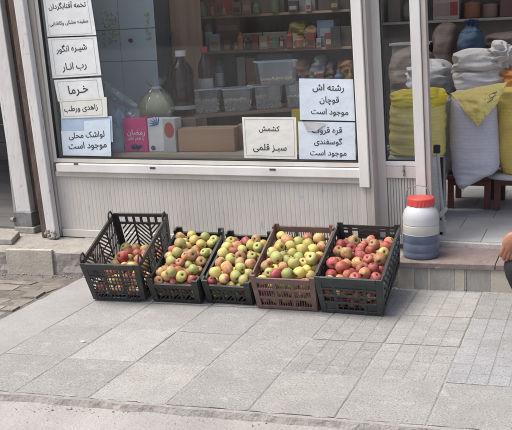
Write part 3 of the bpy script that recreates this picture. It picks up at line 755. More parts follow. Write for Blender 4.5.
def jar(name, label, cat, r, Y, m, prof, lid=None, lidm=None, band=None, z0=None, n=24, extra=None):
    """turned container; prof is radius and height in units of half width and full height"""
    x0, x1, zb, zt = rect(r, Y)
    if z0 is not None: zb = z0
    R, h = (x1-x0)/2, zt-zb
    t = thing(name, label, cat, ((x0+x1)/2, Y+R, zb))
    mb = MB(); mb.lathe([(a*R, b*h) for a, b in prof], n); mb.build('body', m, t, smooth=True)
    if lid: mb = MB(); mb.lathe([(a*R, b*h) for a, b in lid], n); mb.build('cap', lidm, t, bevel=.001)
    if band:
        b0, b1, br, bm_ = band; mb = MB(); mb.lathe([(br*R, b0*h), (br*R, b1*h)], n, cap=False); mb.build('wrapper', bm_, t, smooth=True)
    return t

# display boards behind the pane
zB = ony(200, 152.5, 5.0).z
mb = MB(); mb.box(gx0-.02, gx1+.04, 4.935, 5.42, zB-.03, zB); bd = mb.build('display_board', 'board', None, bevel=.003)
for x in (gx0+.1, gx0+.75, gx0+1.4, gx1-.05):
    mb = MB(); mb.box(x, x+.04, 5.34, 5.38, .192, zB-.03); mb.build('leg', 'dark_wood', bd)
tag(bd, 'wooden display board just behind the window glass', 'shelf')
YA = 5.13; pA = ony(120, 121, YA); s_ = 1.5-ony(305, 107, 1).z; YB = (1.5-pA.z)/s_; pB = ony(305, 107, YB)
dv = (pB-pA); yawS = math.atan2(dv.y, dv.x); zS = pA.z
def sp(u, off=0.0):
    """point on the upper plank below image column u, off metres behind its front edge"""
    lo, hi = 0.0, 1.4
    for _ in range(40):
        t_ = (lo+hi)/2; p = pA+dv*t_
        d = p-EYE; uu = CX+F*d.dot(RR)/d.dot(FW)
        if uu < u: lo = t_
        else: hi = t_
    n_ = Vector((-dv.y, dv.x, 0)).normalized()
    return pA+dv*t_+n_*off
t = thing('display_plank', 'rough wooden plank carrying plastic tubs and bottles in the window', 'shelf', pA, (0, 0, yawS))
L = dv.length
mb = MB(); mb.box(-.12, L+.35, 0, .30, -.024, 0); mb.build('plank', 'wood', t, bevel=.004)
for x in (.0, L*.5, L+.2):
    mb = MB(); mb.box(x, x+.03, .20, .24, zB-zS+.002, -.024); mb.build('support', 'dark_wood', t)
for x in (-.07, .62):
    pass
# tubs on the plank
tubm = plain('tub_lip', (.55, .57, .58), .5)
def tub(label, u0, u1, v0, v1, fillm, fillh, base=None, off=.02, dep=.19):
    if base is None:
        a, b = sp(u0, off), sp(u1, off); w = (b-a).length; z0 = zS+.001; Y = (a.y+b.y)/2; c = (a+b)/2; yaw = yawS
        n_ = Vector((-dv.y, dv.x, 0)).normalized(); c = c+n_*dep/2
    else:
        a, b = ony(u0, v1, base[0]), ony(u1, v1, base[0]); w = (b-a).length; z0 = base[1]; Y = base[0]; c = (a+b)/2+Vector((0, dep/2, 0)); yaw = base[2]
    h = ony((u0+u1)/2, v0, Y).z-z0
    t = thing('plastic_tub', label, 'tub', (c.x, c.y, z0), (0, 0, yaw), None)
    mb = MB(); e = .86
    def ring(s, z, ins=0): return [Vector((x*(w/2*s-ins), y*(dep/2*s-ins), z)) for x, y in ((-1,-.8),(-.8,-1),(.8,-1),(1,-.8),(1,.8),(.8,1),(-.8,1),(-1,.8))]
    R0, R1, R2 = ring(e, 0), ring(1, h), ring(1.05, h)
    def side(mb, A, B):
        a = [mb.bm.verts.new(p) for p in A]; b = [mb.bm.verts.new(p) for p in B]
        for i in range(8): mb.face([a[i], a[(i+1) % 8], b[(i+1) % 8], b[i]])
    side(mb, R0, R1); mb.face([mb.bm.verts.new(p) for p in R0])
    mb.build('wall', 'tub', t, solid=.0025)
    mb = MB(); side(mb, ring(1.0, h-.004), ring(1.045, h-.002)); side(mb, ring(1.045, h-.002), ring(1.045, h+.005)); side(mb, ring(1.045, h+.005), ring(.985, h+.005))
    mb.build('rim', tubm, t, solid=.002)
    if fillm:
        mb = MB(); rr = random.Random(int(u0))
        fh = h*fillh
        mb.prism(ring(e, .003, .006), ring(e+(1-e)*fillh, fh*.8, .006))
        for k in range(260):
            x, y = rr.uniform(-1, 1)*w*.44, rr.uniform(-1, 1)*dep*.44
            s = rr.uniform(.006, .011); zz = fh*.8+rr.uniform(-.004, .012)
            if k % 2: y = -dep/2*(e+(1-e)*fillh*.5)+.006; zz = rr.uniform(.01, fh*.9); x *= .95
            bmesh.ops.create_icosphere(mb.bm, subdivisions=1, radius=s, matrix=Matrix.Translation((x, y, zz)) @ Matrix.Rotation(rr.uniform(0, 6), 4, 'Z') @ Matrix.Diagonal((1, .7, .75, 1)))
        mb.build('contents', fillm, t, recalc=False)
    return t, z0+h
MAT['nuts'] = mat('pale_nuts', (.72,.60,.46), (.55,.42,.30), 40, .7); MAT['seeds'] = mat('beige_seeds', (.66,.56,.43), (.55,.45,.34), 60, .7); MAT['meal'] = mat('beige_meal', (.62,.52,.41), (.55,.46,.36), 60, .8)
tub('cloudy tub of pale nuts, nearest the dark bottles', 189, 223, 90, 116, 'nuts', .62)
tub('cloudy tub of beige seeds in the row on the plank', 225, 255, 89, 114, 'seeds', .55)
_, zt_ = tub('cloudy tub of beige meal under the stacked tub', 257, 285, 86, 112, 'meal', .60)
tub('cloudy tub on the plank half hidden behind the blue notice', 288, 314, 84, 110, 'meal', .45)
yS_ = sp(270, .03).y
tub('empty looking cloudy tub stacked on top of the others', 253.5, 291, 62, 83, 'meal', .25, base=(yS_, zt_+.006, yawS*.8), dep=.17)
# bottles
white = plain('white_plastic', (.72,.72,.72), .4); MAT['wrap'] = mat('pale_wrapper', (.55,.55,.54), (.42,.40,.40), 40, .5)
bp_ = [(.0,0),(.92,0),(1,.02),(1,.20),(.96,.22),(1,.24),(1,.50),(.96,.52),(1,.54),(.98,.66),(.80,.76),(.45,.84),(.34,.88),(.34,.93),(0,.93)]
def bottle(label, r, off, band, capm):
    p = sp((r[0]+r[2])/2, off)
    return jar('bottle', label, 'bottle', r, p.y, 'syrup', bp_, [(0,.91),(.42,.91),(.44,.92),(.44,1),(.40,1.0),(0,1.0)], capm, band, z0=zS+.001)
bottle('dark syrup bottle with a white cap, left of the two bottles', (165.5, 51, 187.5, 111), .0, (.10,.16,1.012,'wrap'), white)
bottle('dark bottle with a pale wrapper behind the tub of nuts', (195.5, 47, 209, 105), .20, (.34,.52,1.015,'wrap'), plain('cap_red', (.45,.05,.05)))
carton('small white packet wedged beside the dark syrup bottle', (184,96,190,111), sp(187, .02).y, .04, 'wrap', name='packet', z0=zS+.001, cat='packet', patch=[(.1,.2,.9,.5,plain('pack_maroon', (.30,.06,.06)))])
# tied bag of yellow noodles and a clear film sheet
pq = sp(155, .03)
MAT['noodle'] = layer(mat('pale_noodle', (.70,.66,.38), (.60,.56,.32), 30, .6, .4, 50), (.62,.62,.55), 14, .55, .08, amount=.7)
bag = thing('tied_bag', 'clear tied bag of pale yellow noodles on the plank', 'bag', (pq.x, pq.y+.06, zS))
x0, x1, zb, zt = rect((139, 92, 171, 118), pq.y)
def bagfn(p, a): 
    d = 1+.07*noise.noise(Vector((p.x*22, p.y*22, p.z*22))); return Vector((p.x*d, p.y*d, p.z))
R = (x1-x0)/2; h = zt-zS
mb = MB(); mb.lathe([(0,0),(R*.8,.004),(R*.99,h*.22),(R*.96,h*.5),(R*.75,h*.78),(R*.42,h*.95),(0,h)], 26, f=bagfn); mb.build('contents', 'noodle', bag, smooth=True)
mb = MB(); mb.lathe([(R*.86,.002),(R*1.04,h*.22),(R*1.02,h*.5),(R*.80,h*.8),(R*.46,h*1.0),(R*.30,h*1.1),(R*.26,h*1.18),(R*.5,h*1.36),(R*.62,h*1.5)], 26, f=lambda p, a: bagfn(p, a)*(1+.05*math.sin(a*7)), cap=False); mb.build('film', 'film', bag, smooth=True)
mb = MB(); mb.lathe([(R*.27,h*1.09),(R*.31,h*1.12),(R*.31,h*1.16),(R*.27,h*1.18)], 16); mb.build('tie', white, bag)
xf = ony(99, 90, 5.02); xg = ony(139, 114, 5.02)
mb = MB()
def film(u, v):
    p = Vector((xf.x+(xg.x-xf.x)*u, 5.02+.05*noise.noise(Vector((u*3, v*3, 1)))+.02*noise.noise(Vector((u*9, v*7, 4))), 0))
    ztop = ony(99, 78+8*u*u*2, 5.02).z; zb_ = ony(120, 128, 5.02).z
    p.z = zb_+(ztop-zb_)*v*(1-.35*u*v); return p
mb.grid(film, 22, 18)
o = mb.build('plastic_sheet', 'film', None, smooth=True, solid=.0006); tag(o, 'crumpled clear plastic sheet between notices and noodle bag', 'plastic sheet')
mb = MB(); 
P_ = [ony(u, v, 5.0) for u, v in ((111,121),(117,108),(125,117),(122.5,153.5),(112,154.5))]
mb.prism([p+Vector((0, .02*(i % 2), 0)) for i, p in enumerate(P_)], [p+Vector((0, .004+.02*(i % 2), 0)) for i, p in enumerate(P_)])
o = mb.build('paper_bag', 'sheet_blue', None); tag(o, 'folded light blue paper bag left of the pink carton', 'paper bag')
# fruit lying behind the bags
for k, (u, v, m) in enumerate(((134,113,'meal'),(129,114,'apple_red'),(136,114.5,'apple_pink'))):
    pass
MAT['pink'] = mat('pink_print', (.62,.055,.22), (.55,.045,.18), 12, .45); MAT['carton_brown'] = layer(mat('brown_cardboard', (.40,.255,.165), (.345,.215,.14), 5, .8, .1, 50, stretch=(.4,1,3)), (.46,.32,.22), 3, .6, .1, amount=.6)
MAT['cobalt'] = plain('cobalt_print', (.07,.15,.42)); MAT['plum'] = plain('plum_print', (.10,.07,.20)); MAT['brick_red'] = plain('brick_red_print', (.40,.08,.07)); MAT['pack_white'] = plain('pack_white', (.68,.68,.67)); MAT['pack_grey'] = plain('pack_grey', (.47,.47,.47))
pk = carton('pink carton with white Persian lettering and blue fruit print', (123.5,118,147,152.6), 4.99, .10, 'pink', z0=zB)
lettering("رمضان", (127,132.5), (145,132.8), 4.9885, pk, white)
lettering("با طعم انگور", (127.5,138.6), (144,138.8), 4.9885, pk, white)
mb = MB()
w_ = pk.children[0].dimensions.x
for k, (a, b, r) in enumerate(((-.030,.046,.014),(-.006,.050,.016),(.020,.044,.015),(.038,.048,.012),(-.018,.033,.013),(.008,.032,.014))):
    ring = [Vector((a+r*1.1*math.cos(q*PI/6), -.0515, b-.01+r*math.sin(q*PI/6))) for q in range(12)]
    mb.prism(ring, [p+Vector((0, .0018+.0002*k, 0)) for p in ring])
mb.build('fruit_print', 'plum', pk)
wk = carton('white and grey carton with blue leaf and red disc print', (147.8,118.5,175.5,152), 5.0, .10, 'pack_white', z0=zB)
mb = MB(); w_ = abs(rect((147.8,118.5,175.5,152), 5.0)[1]-rect((147.8,118.5,175.5,152), 5.0)[0]); h_ = rect((147.8,118.5,175.5,152), 5.0)[3]-zB
mb.box(w_*.07, w_*.495, -.0525, -.049, .001, h_*.992); mb.build('side_panel', 'pack_grey', wk)
mb = MB()
for k in range(6):
    a = PI*(.03+.12*k)+PI*.42; c = Vector((-w_*.1, 0, h_*.82)); d = Vector((math.cos(a), 0, math.sin(a)*.8)); n_ = Vector((-d.z, 0, d.x))
    l_ = w_*.36
    A = [c, c+d*l_*.5+n_*.0045, c+d*l_, c+d*l_*.5-n_*.0045]; A = [p+Vector((0, -.0520-.0004*k, 0)) for p in A]
    mb.prism(A, [p+Vector((0, .0018, 0)) for p in A])
mb.build('leaf_print', 'cobalt', wk)
mb = MB(); ring = [Vector((w_*.29+w_*.17*math.cos(q*PI/9), -.0545, h_*.66+w_*.25*math.sin(q*PI/9))) for q in range(18)]; mb.prism(ring, [p+Vector((0, .0018, 0)) for p in ring]); mb.build('disc_print', 'brick_red', wk)
mb = MB(); ring = [Vector((-w_*.33+w_*.08*math.cos(q*PI/9), -.0525, h_*.12+w_*.08*math.sin(q*PI/9))) for q in range(18)]; mb.prism(ring, [p+Vector((0, .0018, 0)) for p in ring]); mb.build('seal_print', 'plum', wk)
bx = carton('plain brown cardboard box lying on the display board', (178,128.5,232,151.8), 5.03, .16, 'carton_brown', z0=zB, tape='board', yaw=.12)
carton('flat brown box partly behind the cream notice', (238,124,262,151), 5.16, .14, 'carton_brown', z0=zB)
carton('thin dark tray beneath the plank', (180,118.5,196,126), 5.12, .1, 'dark_wood', name='tray', cat='tray', z0=zB)
carton('yellow packet above the cream notice', (291.5,110,299.5,120), 5.2, .05, plain('pack_yellow', (.62,.48,.08)), name='packet', cat='packet', z0=zB)

# ---- things standing farther back in the shop, seen through the window
# tall blue-grey cabinet with leaf decals
xa, xb, _, _ = rect((88, 0, 157, 110), 5.75)
cab = thing('tall_cabinet', 'tall blue grey panelled cabinet with leaf decals behind the window', 'cabinet', ((xa+xb)/2, 5.75, .192))
w = xb-xa
zj = [ony(130, 61, 5.75).z-.192, ony(130, 29, 5.75).z-.192]
mb = MB(); mb.box(-w/2, w/2, .004, .5, 0, 2.2); mb.build('carcass', 'ink', cab)
zl = [0, zj[0], zj[1], 2.2]
xs2 = [-w/2, -w/2+.5*w, w/2]
for a, b in zip(zl, zl[1:]):
    for c, d in zip(xs2, xs2[1:]):
        mb = MB(); mb.box(c+.002, d-.002, -.012, .004, a+.002, b-.002); mb.build('door', 'cabinet_blue_reflect', cab, bevel=.002)
mb = MB(); rl = random.Random(5)
for cxp, cyp, n_, sx, sz in ((111, 29, 90, .075, .125), (148.5, 27, 34, .022, .10)):
    p = ony(cxp, cyp, 5.738)
    for k in range(n_):
        a = rl.uniform(0, PI); r = rl.uniform(.008, .017); c = Vector((p.x-(xa+xb)/2+rl.uniform(-1, 1)*sx, -.0135-rl.uniform(0, .0012), p.z-.192+rl.uniform(-1, 1)*sz))
        d = Vector((math.cos(a), 0, math.sin(a)))*r; e = Vector((-d.z, 0, d.x))*.4
        A = [c-d, c-e, c+d, c+e]; mb.prism(A, [q+Vector((0, .001, 0)) for q in A])
mb.build('leaf_decal', 'leaf_decal', cab, recalc=False)
p = ony(131, 40.5, 5.735); mb = MB(); mb.lathe([(0,0),(.014,0),(.016,.01),(.012,.022),(0,.024)], 14)
o = mb.build('knob', plain('knob_maroon', (.16,.04,.07)), cab, smooth=True); o.matrix_local = Matrix.Translation((p.x-(xa+xb)/2, -.012, p.z-.192)) @ Matrix.Rotation(PI/2, 4, 'X')
# wooden cupboard beside it
xa, xb, _, _ = rect((157, 0, 181, 110), 6.0)
cb = thing('wooden_cupboard', 'tall narrow brown wooden cupboard beside the blue cabinet', 'cupboard', ((xa+xb)/2, 6.0, .192)); w = xb-xa
mb = MB(); mb.box(-w/2, w/2, 0, .4, 0, 2.0); mb.build('carcass', 'cab_wood', cb, bevel=.004)
for k in range(3):
    mb = MB(); mb.box(-w/2+.012+k*(w-.024)/3+.003, -w/2+.012+(k+1)*(w-.024)/3-.003, -.012, .001, .02, 1.98); mb.build('door', 'cab_wood', cb, bevel=.003)
z_ = ony(167, 34, 5.98).z-.192; mb = MB(); mb.box(-w*.25, w*.28, -.022, -.011, z_-.012, z_+.012); mb.build('handle', 'dark_wood', cb, bevel=.003)

def shelf_unit(label, u0, u1, Y, boards, bm_, dep=.34, back='dark_wood'):
    xa = ony(u0, 60, Y).x; xb = ony(u1, 60, Y).x
    t = thing('shelf_unit', label, 'shelves', ((xa+xb)/2, Y, .192)); w = xb-xa
    for s in (-1, 1):
        mb = MB(); mb.box(min(s*(w/2), s*(w/2-.025)), max(s*w/2, s*(w/2-.025)), 0, dep, 0, 2.3); mb.build('upright', 'in_wall', t)
    mb = MB(); mb.box(-w/2+.026, w/2-.026, dep-.02, dep, 0, 2.3); mb.build('back', back, t)
    zs = []
    for v in boards:
        z = ony((u0+u1)/2, v, Y).z-.192
        mb = MB(); mb.box(-w/2+.026, w/2-.026, -.004, dep-.021, z-.022, z); mb.build('board', bm_, t, bevel=.002); zs.append(z+.192)
    return t, zs
YBk = 7.35
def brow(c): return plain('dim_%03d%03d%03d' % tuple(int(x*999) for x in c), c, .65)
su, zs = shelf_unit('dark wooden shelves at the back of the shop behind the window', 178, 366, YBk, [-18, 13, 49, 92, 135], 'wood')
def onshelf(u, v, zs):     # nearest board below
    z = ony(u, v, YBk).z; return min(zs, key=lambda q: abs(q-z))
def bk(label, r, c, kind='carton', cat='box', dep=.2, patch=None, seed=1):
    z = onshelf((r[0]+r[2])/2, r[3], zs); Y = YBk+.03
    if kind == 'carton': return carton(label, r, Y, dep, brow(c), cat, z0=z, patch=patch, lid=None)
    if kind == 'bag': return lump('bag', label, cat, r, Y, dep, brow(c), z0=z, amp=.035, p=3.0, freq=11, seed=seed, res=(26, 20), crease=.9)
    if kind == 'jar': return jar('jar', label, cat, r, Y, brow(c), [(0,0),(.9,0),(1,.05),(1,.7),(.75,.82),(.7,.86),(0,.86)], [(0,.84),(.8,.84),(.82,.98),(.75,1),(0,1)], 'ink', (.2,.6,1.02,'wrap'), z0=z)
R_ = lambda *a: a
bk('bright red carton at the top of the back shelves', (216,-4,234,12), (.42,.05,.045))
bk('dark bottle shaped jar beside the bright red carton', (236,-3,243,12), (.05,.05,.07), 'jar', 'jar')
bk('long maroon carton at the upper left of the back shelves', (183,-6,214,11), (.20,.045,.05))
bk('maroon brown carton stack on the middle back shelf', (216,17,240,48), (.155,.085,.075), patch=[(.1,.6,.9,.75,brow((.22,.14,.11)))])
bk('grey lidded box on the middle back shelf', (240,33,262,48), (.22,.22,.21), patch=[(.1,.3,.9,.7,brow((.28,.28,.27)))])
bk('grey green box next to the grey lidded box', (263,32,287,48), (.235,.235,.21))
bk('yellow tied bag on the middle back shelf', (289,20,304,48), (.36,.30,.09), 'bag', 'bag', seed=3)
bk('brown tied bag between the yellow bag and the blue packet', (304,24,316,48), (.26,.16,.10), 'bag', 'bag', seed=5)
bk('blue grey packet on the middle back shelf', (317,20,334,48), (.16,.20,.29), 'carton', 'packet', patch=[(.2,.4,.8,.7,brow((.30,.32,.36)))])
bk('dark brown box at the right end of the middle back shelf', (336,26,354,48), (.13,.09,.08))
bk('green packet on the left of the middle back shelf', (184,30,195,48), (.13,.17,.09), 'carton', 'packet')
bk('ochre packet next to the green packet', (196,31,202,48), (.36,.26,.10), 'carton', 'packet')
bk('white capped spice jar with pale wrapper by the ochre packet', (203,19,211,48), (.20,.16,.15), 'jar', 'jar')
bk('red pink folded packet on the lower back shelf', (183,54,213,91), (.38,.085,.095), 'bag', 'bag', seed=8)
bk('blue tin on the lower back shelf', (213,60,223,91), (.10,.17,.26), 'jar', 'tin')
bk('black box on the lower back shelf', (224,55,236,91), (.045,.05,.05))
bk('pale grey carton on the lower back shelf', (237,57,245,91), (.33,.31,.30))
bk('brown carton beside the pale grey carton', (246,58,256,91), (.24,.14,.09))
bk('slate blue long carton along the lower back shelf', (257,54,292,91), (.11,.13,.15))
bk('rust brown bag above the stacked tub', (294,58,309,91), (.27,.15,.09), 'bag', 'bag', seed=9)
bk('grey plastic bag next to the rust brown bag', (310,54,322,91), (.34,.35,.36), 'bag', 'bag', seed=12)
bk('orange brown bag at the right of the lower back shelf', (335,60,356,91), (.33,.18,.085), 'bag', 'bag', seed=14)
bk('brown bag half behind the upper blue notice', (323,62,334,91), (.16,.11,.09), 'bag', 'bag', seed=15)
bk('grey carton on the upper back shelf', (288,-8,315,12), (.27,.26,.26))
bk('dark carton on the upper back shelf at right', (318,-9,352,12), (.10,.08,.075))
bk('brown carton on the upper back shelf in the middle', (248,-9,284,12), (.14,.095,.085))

# small packets crowding the boards
rp_ = random.Random(31)
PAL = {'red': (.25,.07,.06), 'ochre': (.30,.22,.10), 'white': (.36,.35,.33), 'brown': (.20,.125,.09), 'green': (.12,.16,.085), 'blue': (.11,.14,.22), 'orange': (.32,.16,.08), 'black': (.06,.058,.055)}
SH = {0: 'top', 1: 'upper', 2: 'middle', 3: 'lower', 4: 'bottom'}
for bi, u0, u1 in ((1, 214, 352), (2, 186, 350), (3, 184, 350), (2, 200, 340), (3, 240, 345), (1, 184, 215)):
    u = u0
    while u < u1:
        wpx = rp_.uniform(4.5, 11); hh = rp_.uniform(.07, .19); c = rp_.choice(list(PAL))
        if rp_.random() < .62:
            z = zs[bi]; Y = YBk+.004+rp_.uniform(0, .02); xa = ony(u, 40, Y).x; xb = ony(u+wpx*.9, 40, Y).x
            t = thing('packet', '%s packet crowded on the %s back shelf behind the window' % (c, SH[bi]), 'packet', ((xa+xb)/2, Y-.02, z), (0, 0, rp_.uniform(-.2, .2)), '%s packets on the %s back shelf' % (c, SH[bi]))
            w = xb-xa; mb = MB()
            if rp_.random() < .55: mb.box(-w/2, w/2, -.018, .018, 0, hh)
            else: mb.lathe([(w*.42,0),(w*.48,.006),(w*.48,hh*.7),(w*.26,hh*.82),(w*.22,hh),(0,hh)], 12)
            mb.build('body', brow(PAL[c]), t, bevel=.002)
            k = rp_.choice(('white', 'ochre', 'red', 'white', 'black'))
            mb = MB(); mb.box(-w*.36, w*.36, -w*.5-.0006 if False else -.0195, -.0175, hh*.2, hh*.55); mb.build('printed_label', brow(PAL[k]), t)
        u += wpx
# shelves on the right, through the door glass and the doorway
YR = 7.75
mb = MB(); 
su2, zr = shelf_unit('pale shelf boards on the back wall beyond the doorway', 380, 545, YR, [-22, 19], 'shelf', back='in_wall')
def br(label, r, c, kind='carton', cat='box', seed=1, patch=None, name=None):
    z = min(zr, key=lambda q: abs(q-ony((r[0]+r[2])/2, r[3], YR).z)); Y = YR+.03
    if kind == 'carton': return carton(label, r, Y, .2, brow(c), cat, z0=z, patch=patch)
    if kind == 'bag': return lump('bag', label, cat, r, Y, .2, brow(c), z0=z, amp=.02, gather=.2, seed=seed, res=(26, 20))
    return jar(name or 'pot', label, cat, r, Y, brow(c), [(0,0),(.85,0),(1,.1),(.97,.75),(1,.8),(.95,.86),(0,.86)], [(0,.85),(.9,.85),(.6,.93),(.12,.96),(.12,1),(0,1)], brow((.2,.12,.1)), None, z0=z)
br('white and red printed carton on the shelf above the sacks', (433,-1,459,18), (.36,.32,.31), patch=[(.05,.2,.62,.8,brow((.30,.22,.22))),(.66,.2,.95,.85,brow((.30,.06,.06)))])
br('copper coloured lidded pot on the shelf above the blue sack', (463,0,480,18), (.27,.13,.085), 'jar', 'pot')
br('small brown basket shaped pot beside the copper pot', (482,2,498,18), (.25,.18,.14), 'jar', 'pot')
br('dark maroon box at the right end of the shelf', (500,-3,516,18), (.14,.08,.08))
br('brown box on the shelf seen through the door glass', (388,0,400,18), (.16,.12,.11))
br('grey brown bag on the shelf seen through the door glass', (401,-2,414,18), (.19,.16,.15), 'bag', 'bag', seed=4)
xa = ony(389, 43, 7.3).x; xb = ony(430, 43, 7.3).x; z = ony(405, 43, 7.3).z
t = thing('wall_bracket_shelf', 'short pale shelf low in the door glass view', 'shelf', ((xa+xb)/2, 7.3, z))
mb = MB(); mb.box(-(xb-xa)/2, (xb-xa)/2, 0, .44, -.02, 0); mb.build('board', 'shelf', t, bevel=.002)
mb = MB(); mb.box(-(xb-xa)/2+.02, (xb-xa)/2-.02, .02, .44, -1.2, -.021); mb.build('stand', 'in_wall', t)
# benches
ZF = .192
def bench(label, u0, u1, Y, legs):
    xa, xb = ony(u0, 180, Y).x, ony(u1, 180, Y).x; zt = ony((u0+u1)/2, 175.5, Y).z
    t = thing('bench', label, 'bench', ((xa+xb)/2, Y, ZF)); w = xb-xa; h = zt-ZF
    mb = MB(); mb.box(-w/2, w/2, 0, .42, h-.035, h); mb.build('seat', 'bench', t, bevel=.005)
    mb = MB(); mb.box(-w/2+.02, w/2-.02, .012, .04, h-.075, h-.036); mb.build('apron', 'bench', t, bevel=.003)
    for sx in (-1, 1):
        for yy in (.005, .37):
            mb = MB(); x = sx*(w/2-.026); mb.box(x-.02, x+.02, yy, yy+.04, 0, h-.036); mb.build('leg', 'bench', t, bevel=.003)
    return zt
YBn = 6.02
zb1 = bench('maroon wooden bench under the lilac white sack', 446.5, 491, YBn, 2)
zb2 = bench('maroon wooden bench at the right edge under the yellow sack', 493, 545, YBn-.02, 2)
# sacks
G = 'sacks of dry goods inside the doorway'
lump('sack', 'bright yellow rolled sack mouth behind the door glass', 'sack mouth', (385,91,440,111), 5.52, .38, 'sack_bright', G, p=2.6, amp=.02, freq=14, seed=9, crease=1.1)
lump('sack', 'rumpled grey white sack lying behind the door stile', 'sack', (404,66,447,100), 6.12, .42, 'sack_grey', G, p=2.3, amp=.05, freq=8, seed=12, crease=1.1)
lump('sack', 'upper white folded sack on the pile', 'sack', (448,51,507,74), 6.02, .42, 'sack_white', G, p=3, amp=.032, freq=8, seed=14, crease=1.0)
lump('sack', 'lower white folded sack on the pile', 'sack', (449,70,508,95), 6.00, .42, 'sack_white', G, p=3, amp=.03, freq=8, seed=16, crease=1.0)
lump('sack', 'white knotted sack top at the right end of the pile', 'sack', (491,45,509,72), 6.02, .3, 'sack_white', G, p=2.2, amp=.045, freq=12, seed=19, crease=1.2)
lump('bag', 'small orange and white bag above the yellow sack at right', 'bag', (499,70,530,90), 5.98, .3, plain('orange_film', (.62,.25,.07), .4), None, p=2.3, amp=.03, freq=12, seed=21)
lump('sack', 'dark blue sack standing behind the white sack pile', 'sack', (455.5,20,481,60), 6.9, .35, 'sack_blue', G, p=3, amp=.02, freq=8, seed=22, gather=.3)
lump('sack', 'brown sack left of the dark blue sack', 'sack', (430,22,455,110), 7.2, .4, 'sack_brown', G, p=3, amp=.03, freq=6, seed=23)
lump('sack', 'upper brown sack right of the dark blue sack', 'sack', (481,33,530,52), 7.2, .4, 'sack_brown', G, p=2.8, amp=.03, freq=6, seed=24)
lump('sack', 'lower brown sack right of the dark blue sack', 'sack', (480,51,532,110), 7.15, .42, 'sack_brown', G, p=3, amp=.03, freq=6, seed=25)
lump('sack', 'dark brown sack seen deep through the door glass', 'sack', (386,48,430,110), 7.0, .4, 'sack_brown', G, p=3, amp=.03, freq=6, seed=27)
lump('sack', 'pale base sack under the yellow sack behind the door glass', 'sack', (384,150,440,214), 5.56, .4, 'sack_white', G, p=4, amp=.015, freq=6, seed=29, z0=ZF)
lump('sack', 'pale flat sack lying on the right bench under the yellow sack', 'sack', (484,175,540,183), 5.85, .42, 'sack_white', G, p=2.4, amp=.01, freq=6, seed=31)
def spans(label, rows, Y, dep, m, group, seed=0, amp=.012, cat='sack', folds=1.0):
    """a filled sack whose front view follows rows of (image y, left, right); round in plan"""
    mb = MB(); nu, nv = 44, 48; rr = []
    def row(v):
        q = v*(len(rows)-1); i = min(int(q), len(rows)-2); f = q-i; f = f*f*(3-2*f)*.4+f*.6
        return [a+(b-a)*f for a, b in zip(rows[i], rows[i+1])]
    P0 = ony((rows[0][1]+rows[0][2])/2, rows[0][0], Y)
    for j in range(nv+1):
        v = j/nv; y, a, b = row(v); A, B = ony(a, y, Y), ony(b, y, Y); c = (A+B)/2; hw = (B.x-A.x)/2; z = c.z
        end = min(1, (v+.004)*7)**.5*min(1, (1-v+.004)*5)**.5
        ring = []
        for k in range(nu):
            t_ = 2*PI*k/nu; cx_, sy2 = math.cos(t_), math.sin(t_)
            p = Vector((c.x+math.copysign(abs(cx_)**.75, cx_)*hw, Y+dep/2+math.copysign(abs(sy2)**.75, sy2)*dep/2*end, z))
            q = Vector((p.x*6+seed, p.y*6, p.z*9))
            rid = 1-abs(noise.noise(Vector((p.x*4+seed, p.y*4, p.z*26))))*2
            d = amp*noise.noise(q)+amp*.85*folds*(rid if rid > .2 else .2)+amp*.6*noise.noise(q*2.6)
            p += Vector((cx_*.5, sy2, 0))*d*end
            ring.append(mb.bm.verts.new(p))
        rr.append(ring)
    for j in range(nv):
        for k in range(nu): mb.face([rr[j][k], rr[j][(k+1) % nu], rr[j+1][(k+1) % nu], rr[j+1][k]])
    mb.face(rr[0]); mb.face(rr[-1])
    o = mb.build('sack', m, None, smooth=True)
    return tag(o, label, cat, group)
spans('big lilac white woven sack hanging a corner over the left bench', [(92,453,488),(97,448.5,492),(112,446.5,494),(135,446,495.5),(155,447.5,496.5),(164,448.5,497),(171,449.5,496.5),(176,450.5,492),(180,452,482),(186,454.5,471),(190,456.8,464),(192.5,458.6,460.4)], 5.72, .30, 'sack_lilac', G, seed=2, amp=.010)
spans('big yellow woven sack at the right edge of the doorway', [(88,500,530),(92,495,536),(104,491.5,540),(128,490.5,542),(150,492,541),(166,496,538),(176,501,533),(182,507,527)], 5.86, .38, 'sack_yellow', G, seed=4)
spans('yellow sack with a rolled top behind the door glass', [(104,388,437),(108,385.5,439),(125,385,440),(145,385.5,440),(156,386,439),(161,388,437)], 5.55, .36, 'sack_cream', G, seed=7, folds=1.8)
spans('grey white sack squeezed between door stile and lilac sack', [(97,428,446),(102,425,449),(125,424,450),(150,424,451),(170,425,450),(178,428,447)], 6.02, .34, 'sack_grey', G, seed=11)
# folded pale-yellow sack draped as a pointed flap
pts_ = [(449,92),(470,86),(508,78),(511,84),(496,100),(477.5,126.5),(468,121)]
Yf = 5.69
def flapP(u, v, d):
    p = ony(u, v, Yf); return p
mb = MB()
T0, T1, T2, T3 = (449.5,93), (508,82), (497,103), (477.5,126.5)
def ffn(u, v):
    a = Vector(T0).lerp(Vector(T1), u); b = Vector(T3).lerp(Vector(T2), u) if False else Vector(T3).lerp(Vector(T2), u)
    q = a.lerp(b, v); bul = math.sin(PI*min(1, max(0, u)))*math.sin(PI*v*.9)
    p = ony(q.x, q.y, Yf-.05*bul-.03*v+.10*(1-v)**2)
    p += Vector((0, .022*noise.noise(Vector((u*5, v*6, 3)))+.012*noise.noise(Vector((u*14, v*11, 5))), .012*noise.noise(Vector((u*7, v*5, 8)))))
    return p
mb.grid(ffn, 26, 22)
o = mb.build('sack', 'sack_cream', None, smooth=True, solid=.014, sub=1); tag(o, 'pale yellow empty sack folded to a point over the lilac sack', 'sack', G)
mb = MB()
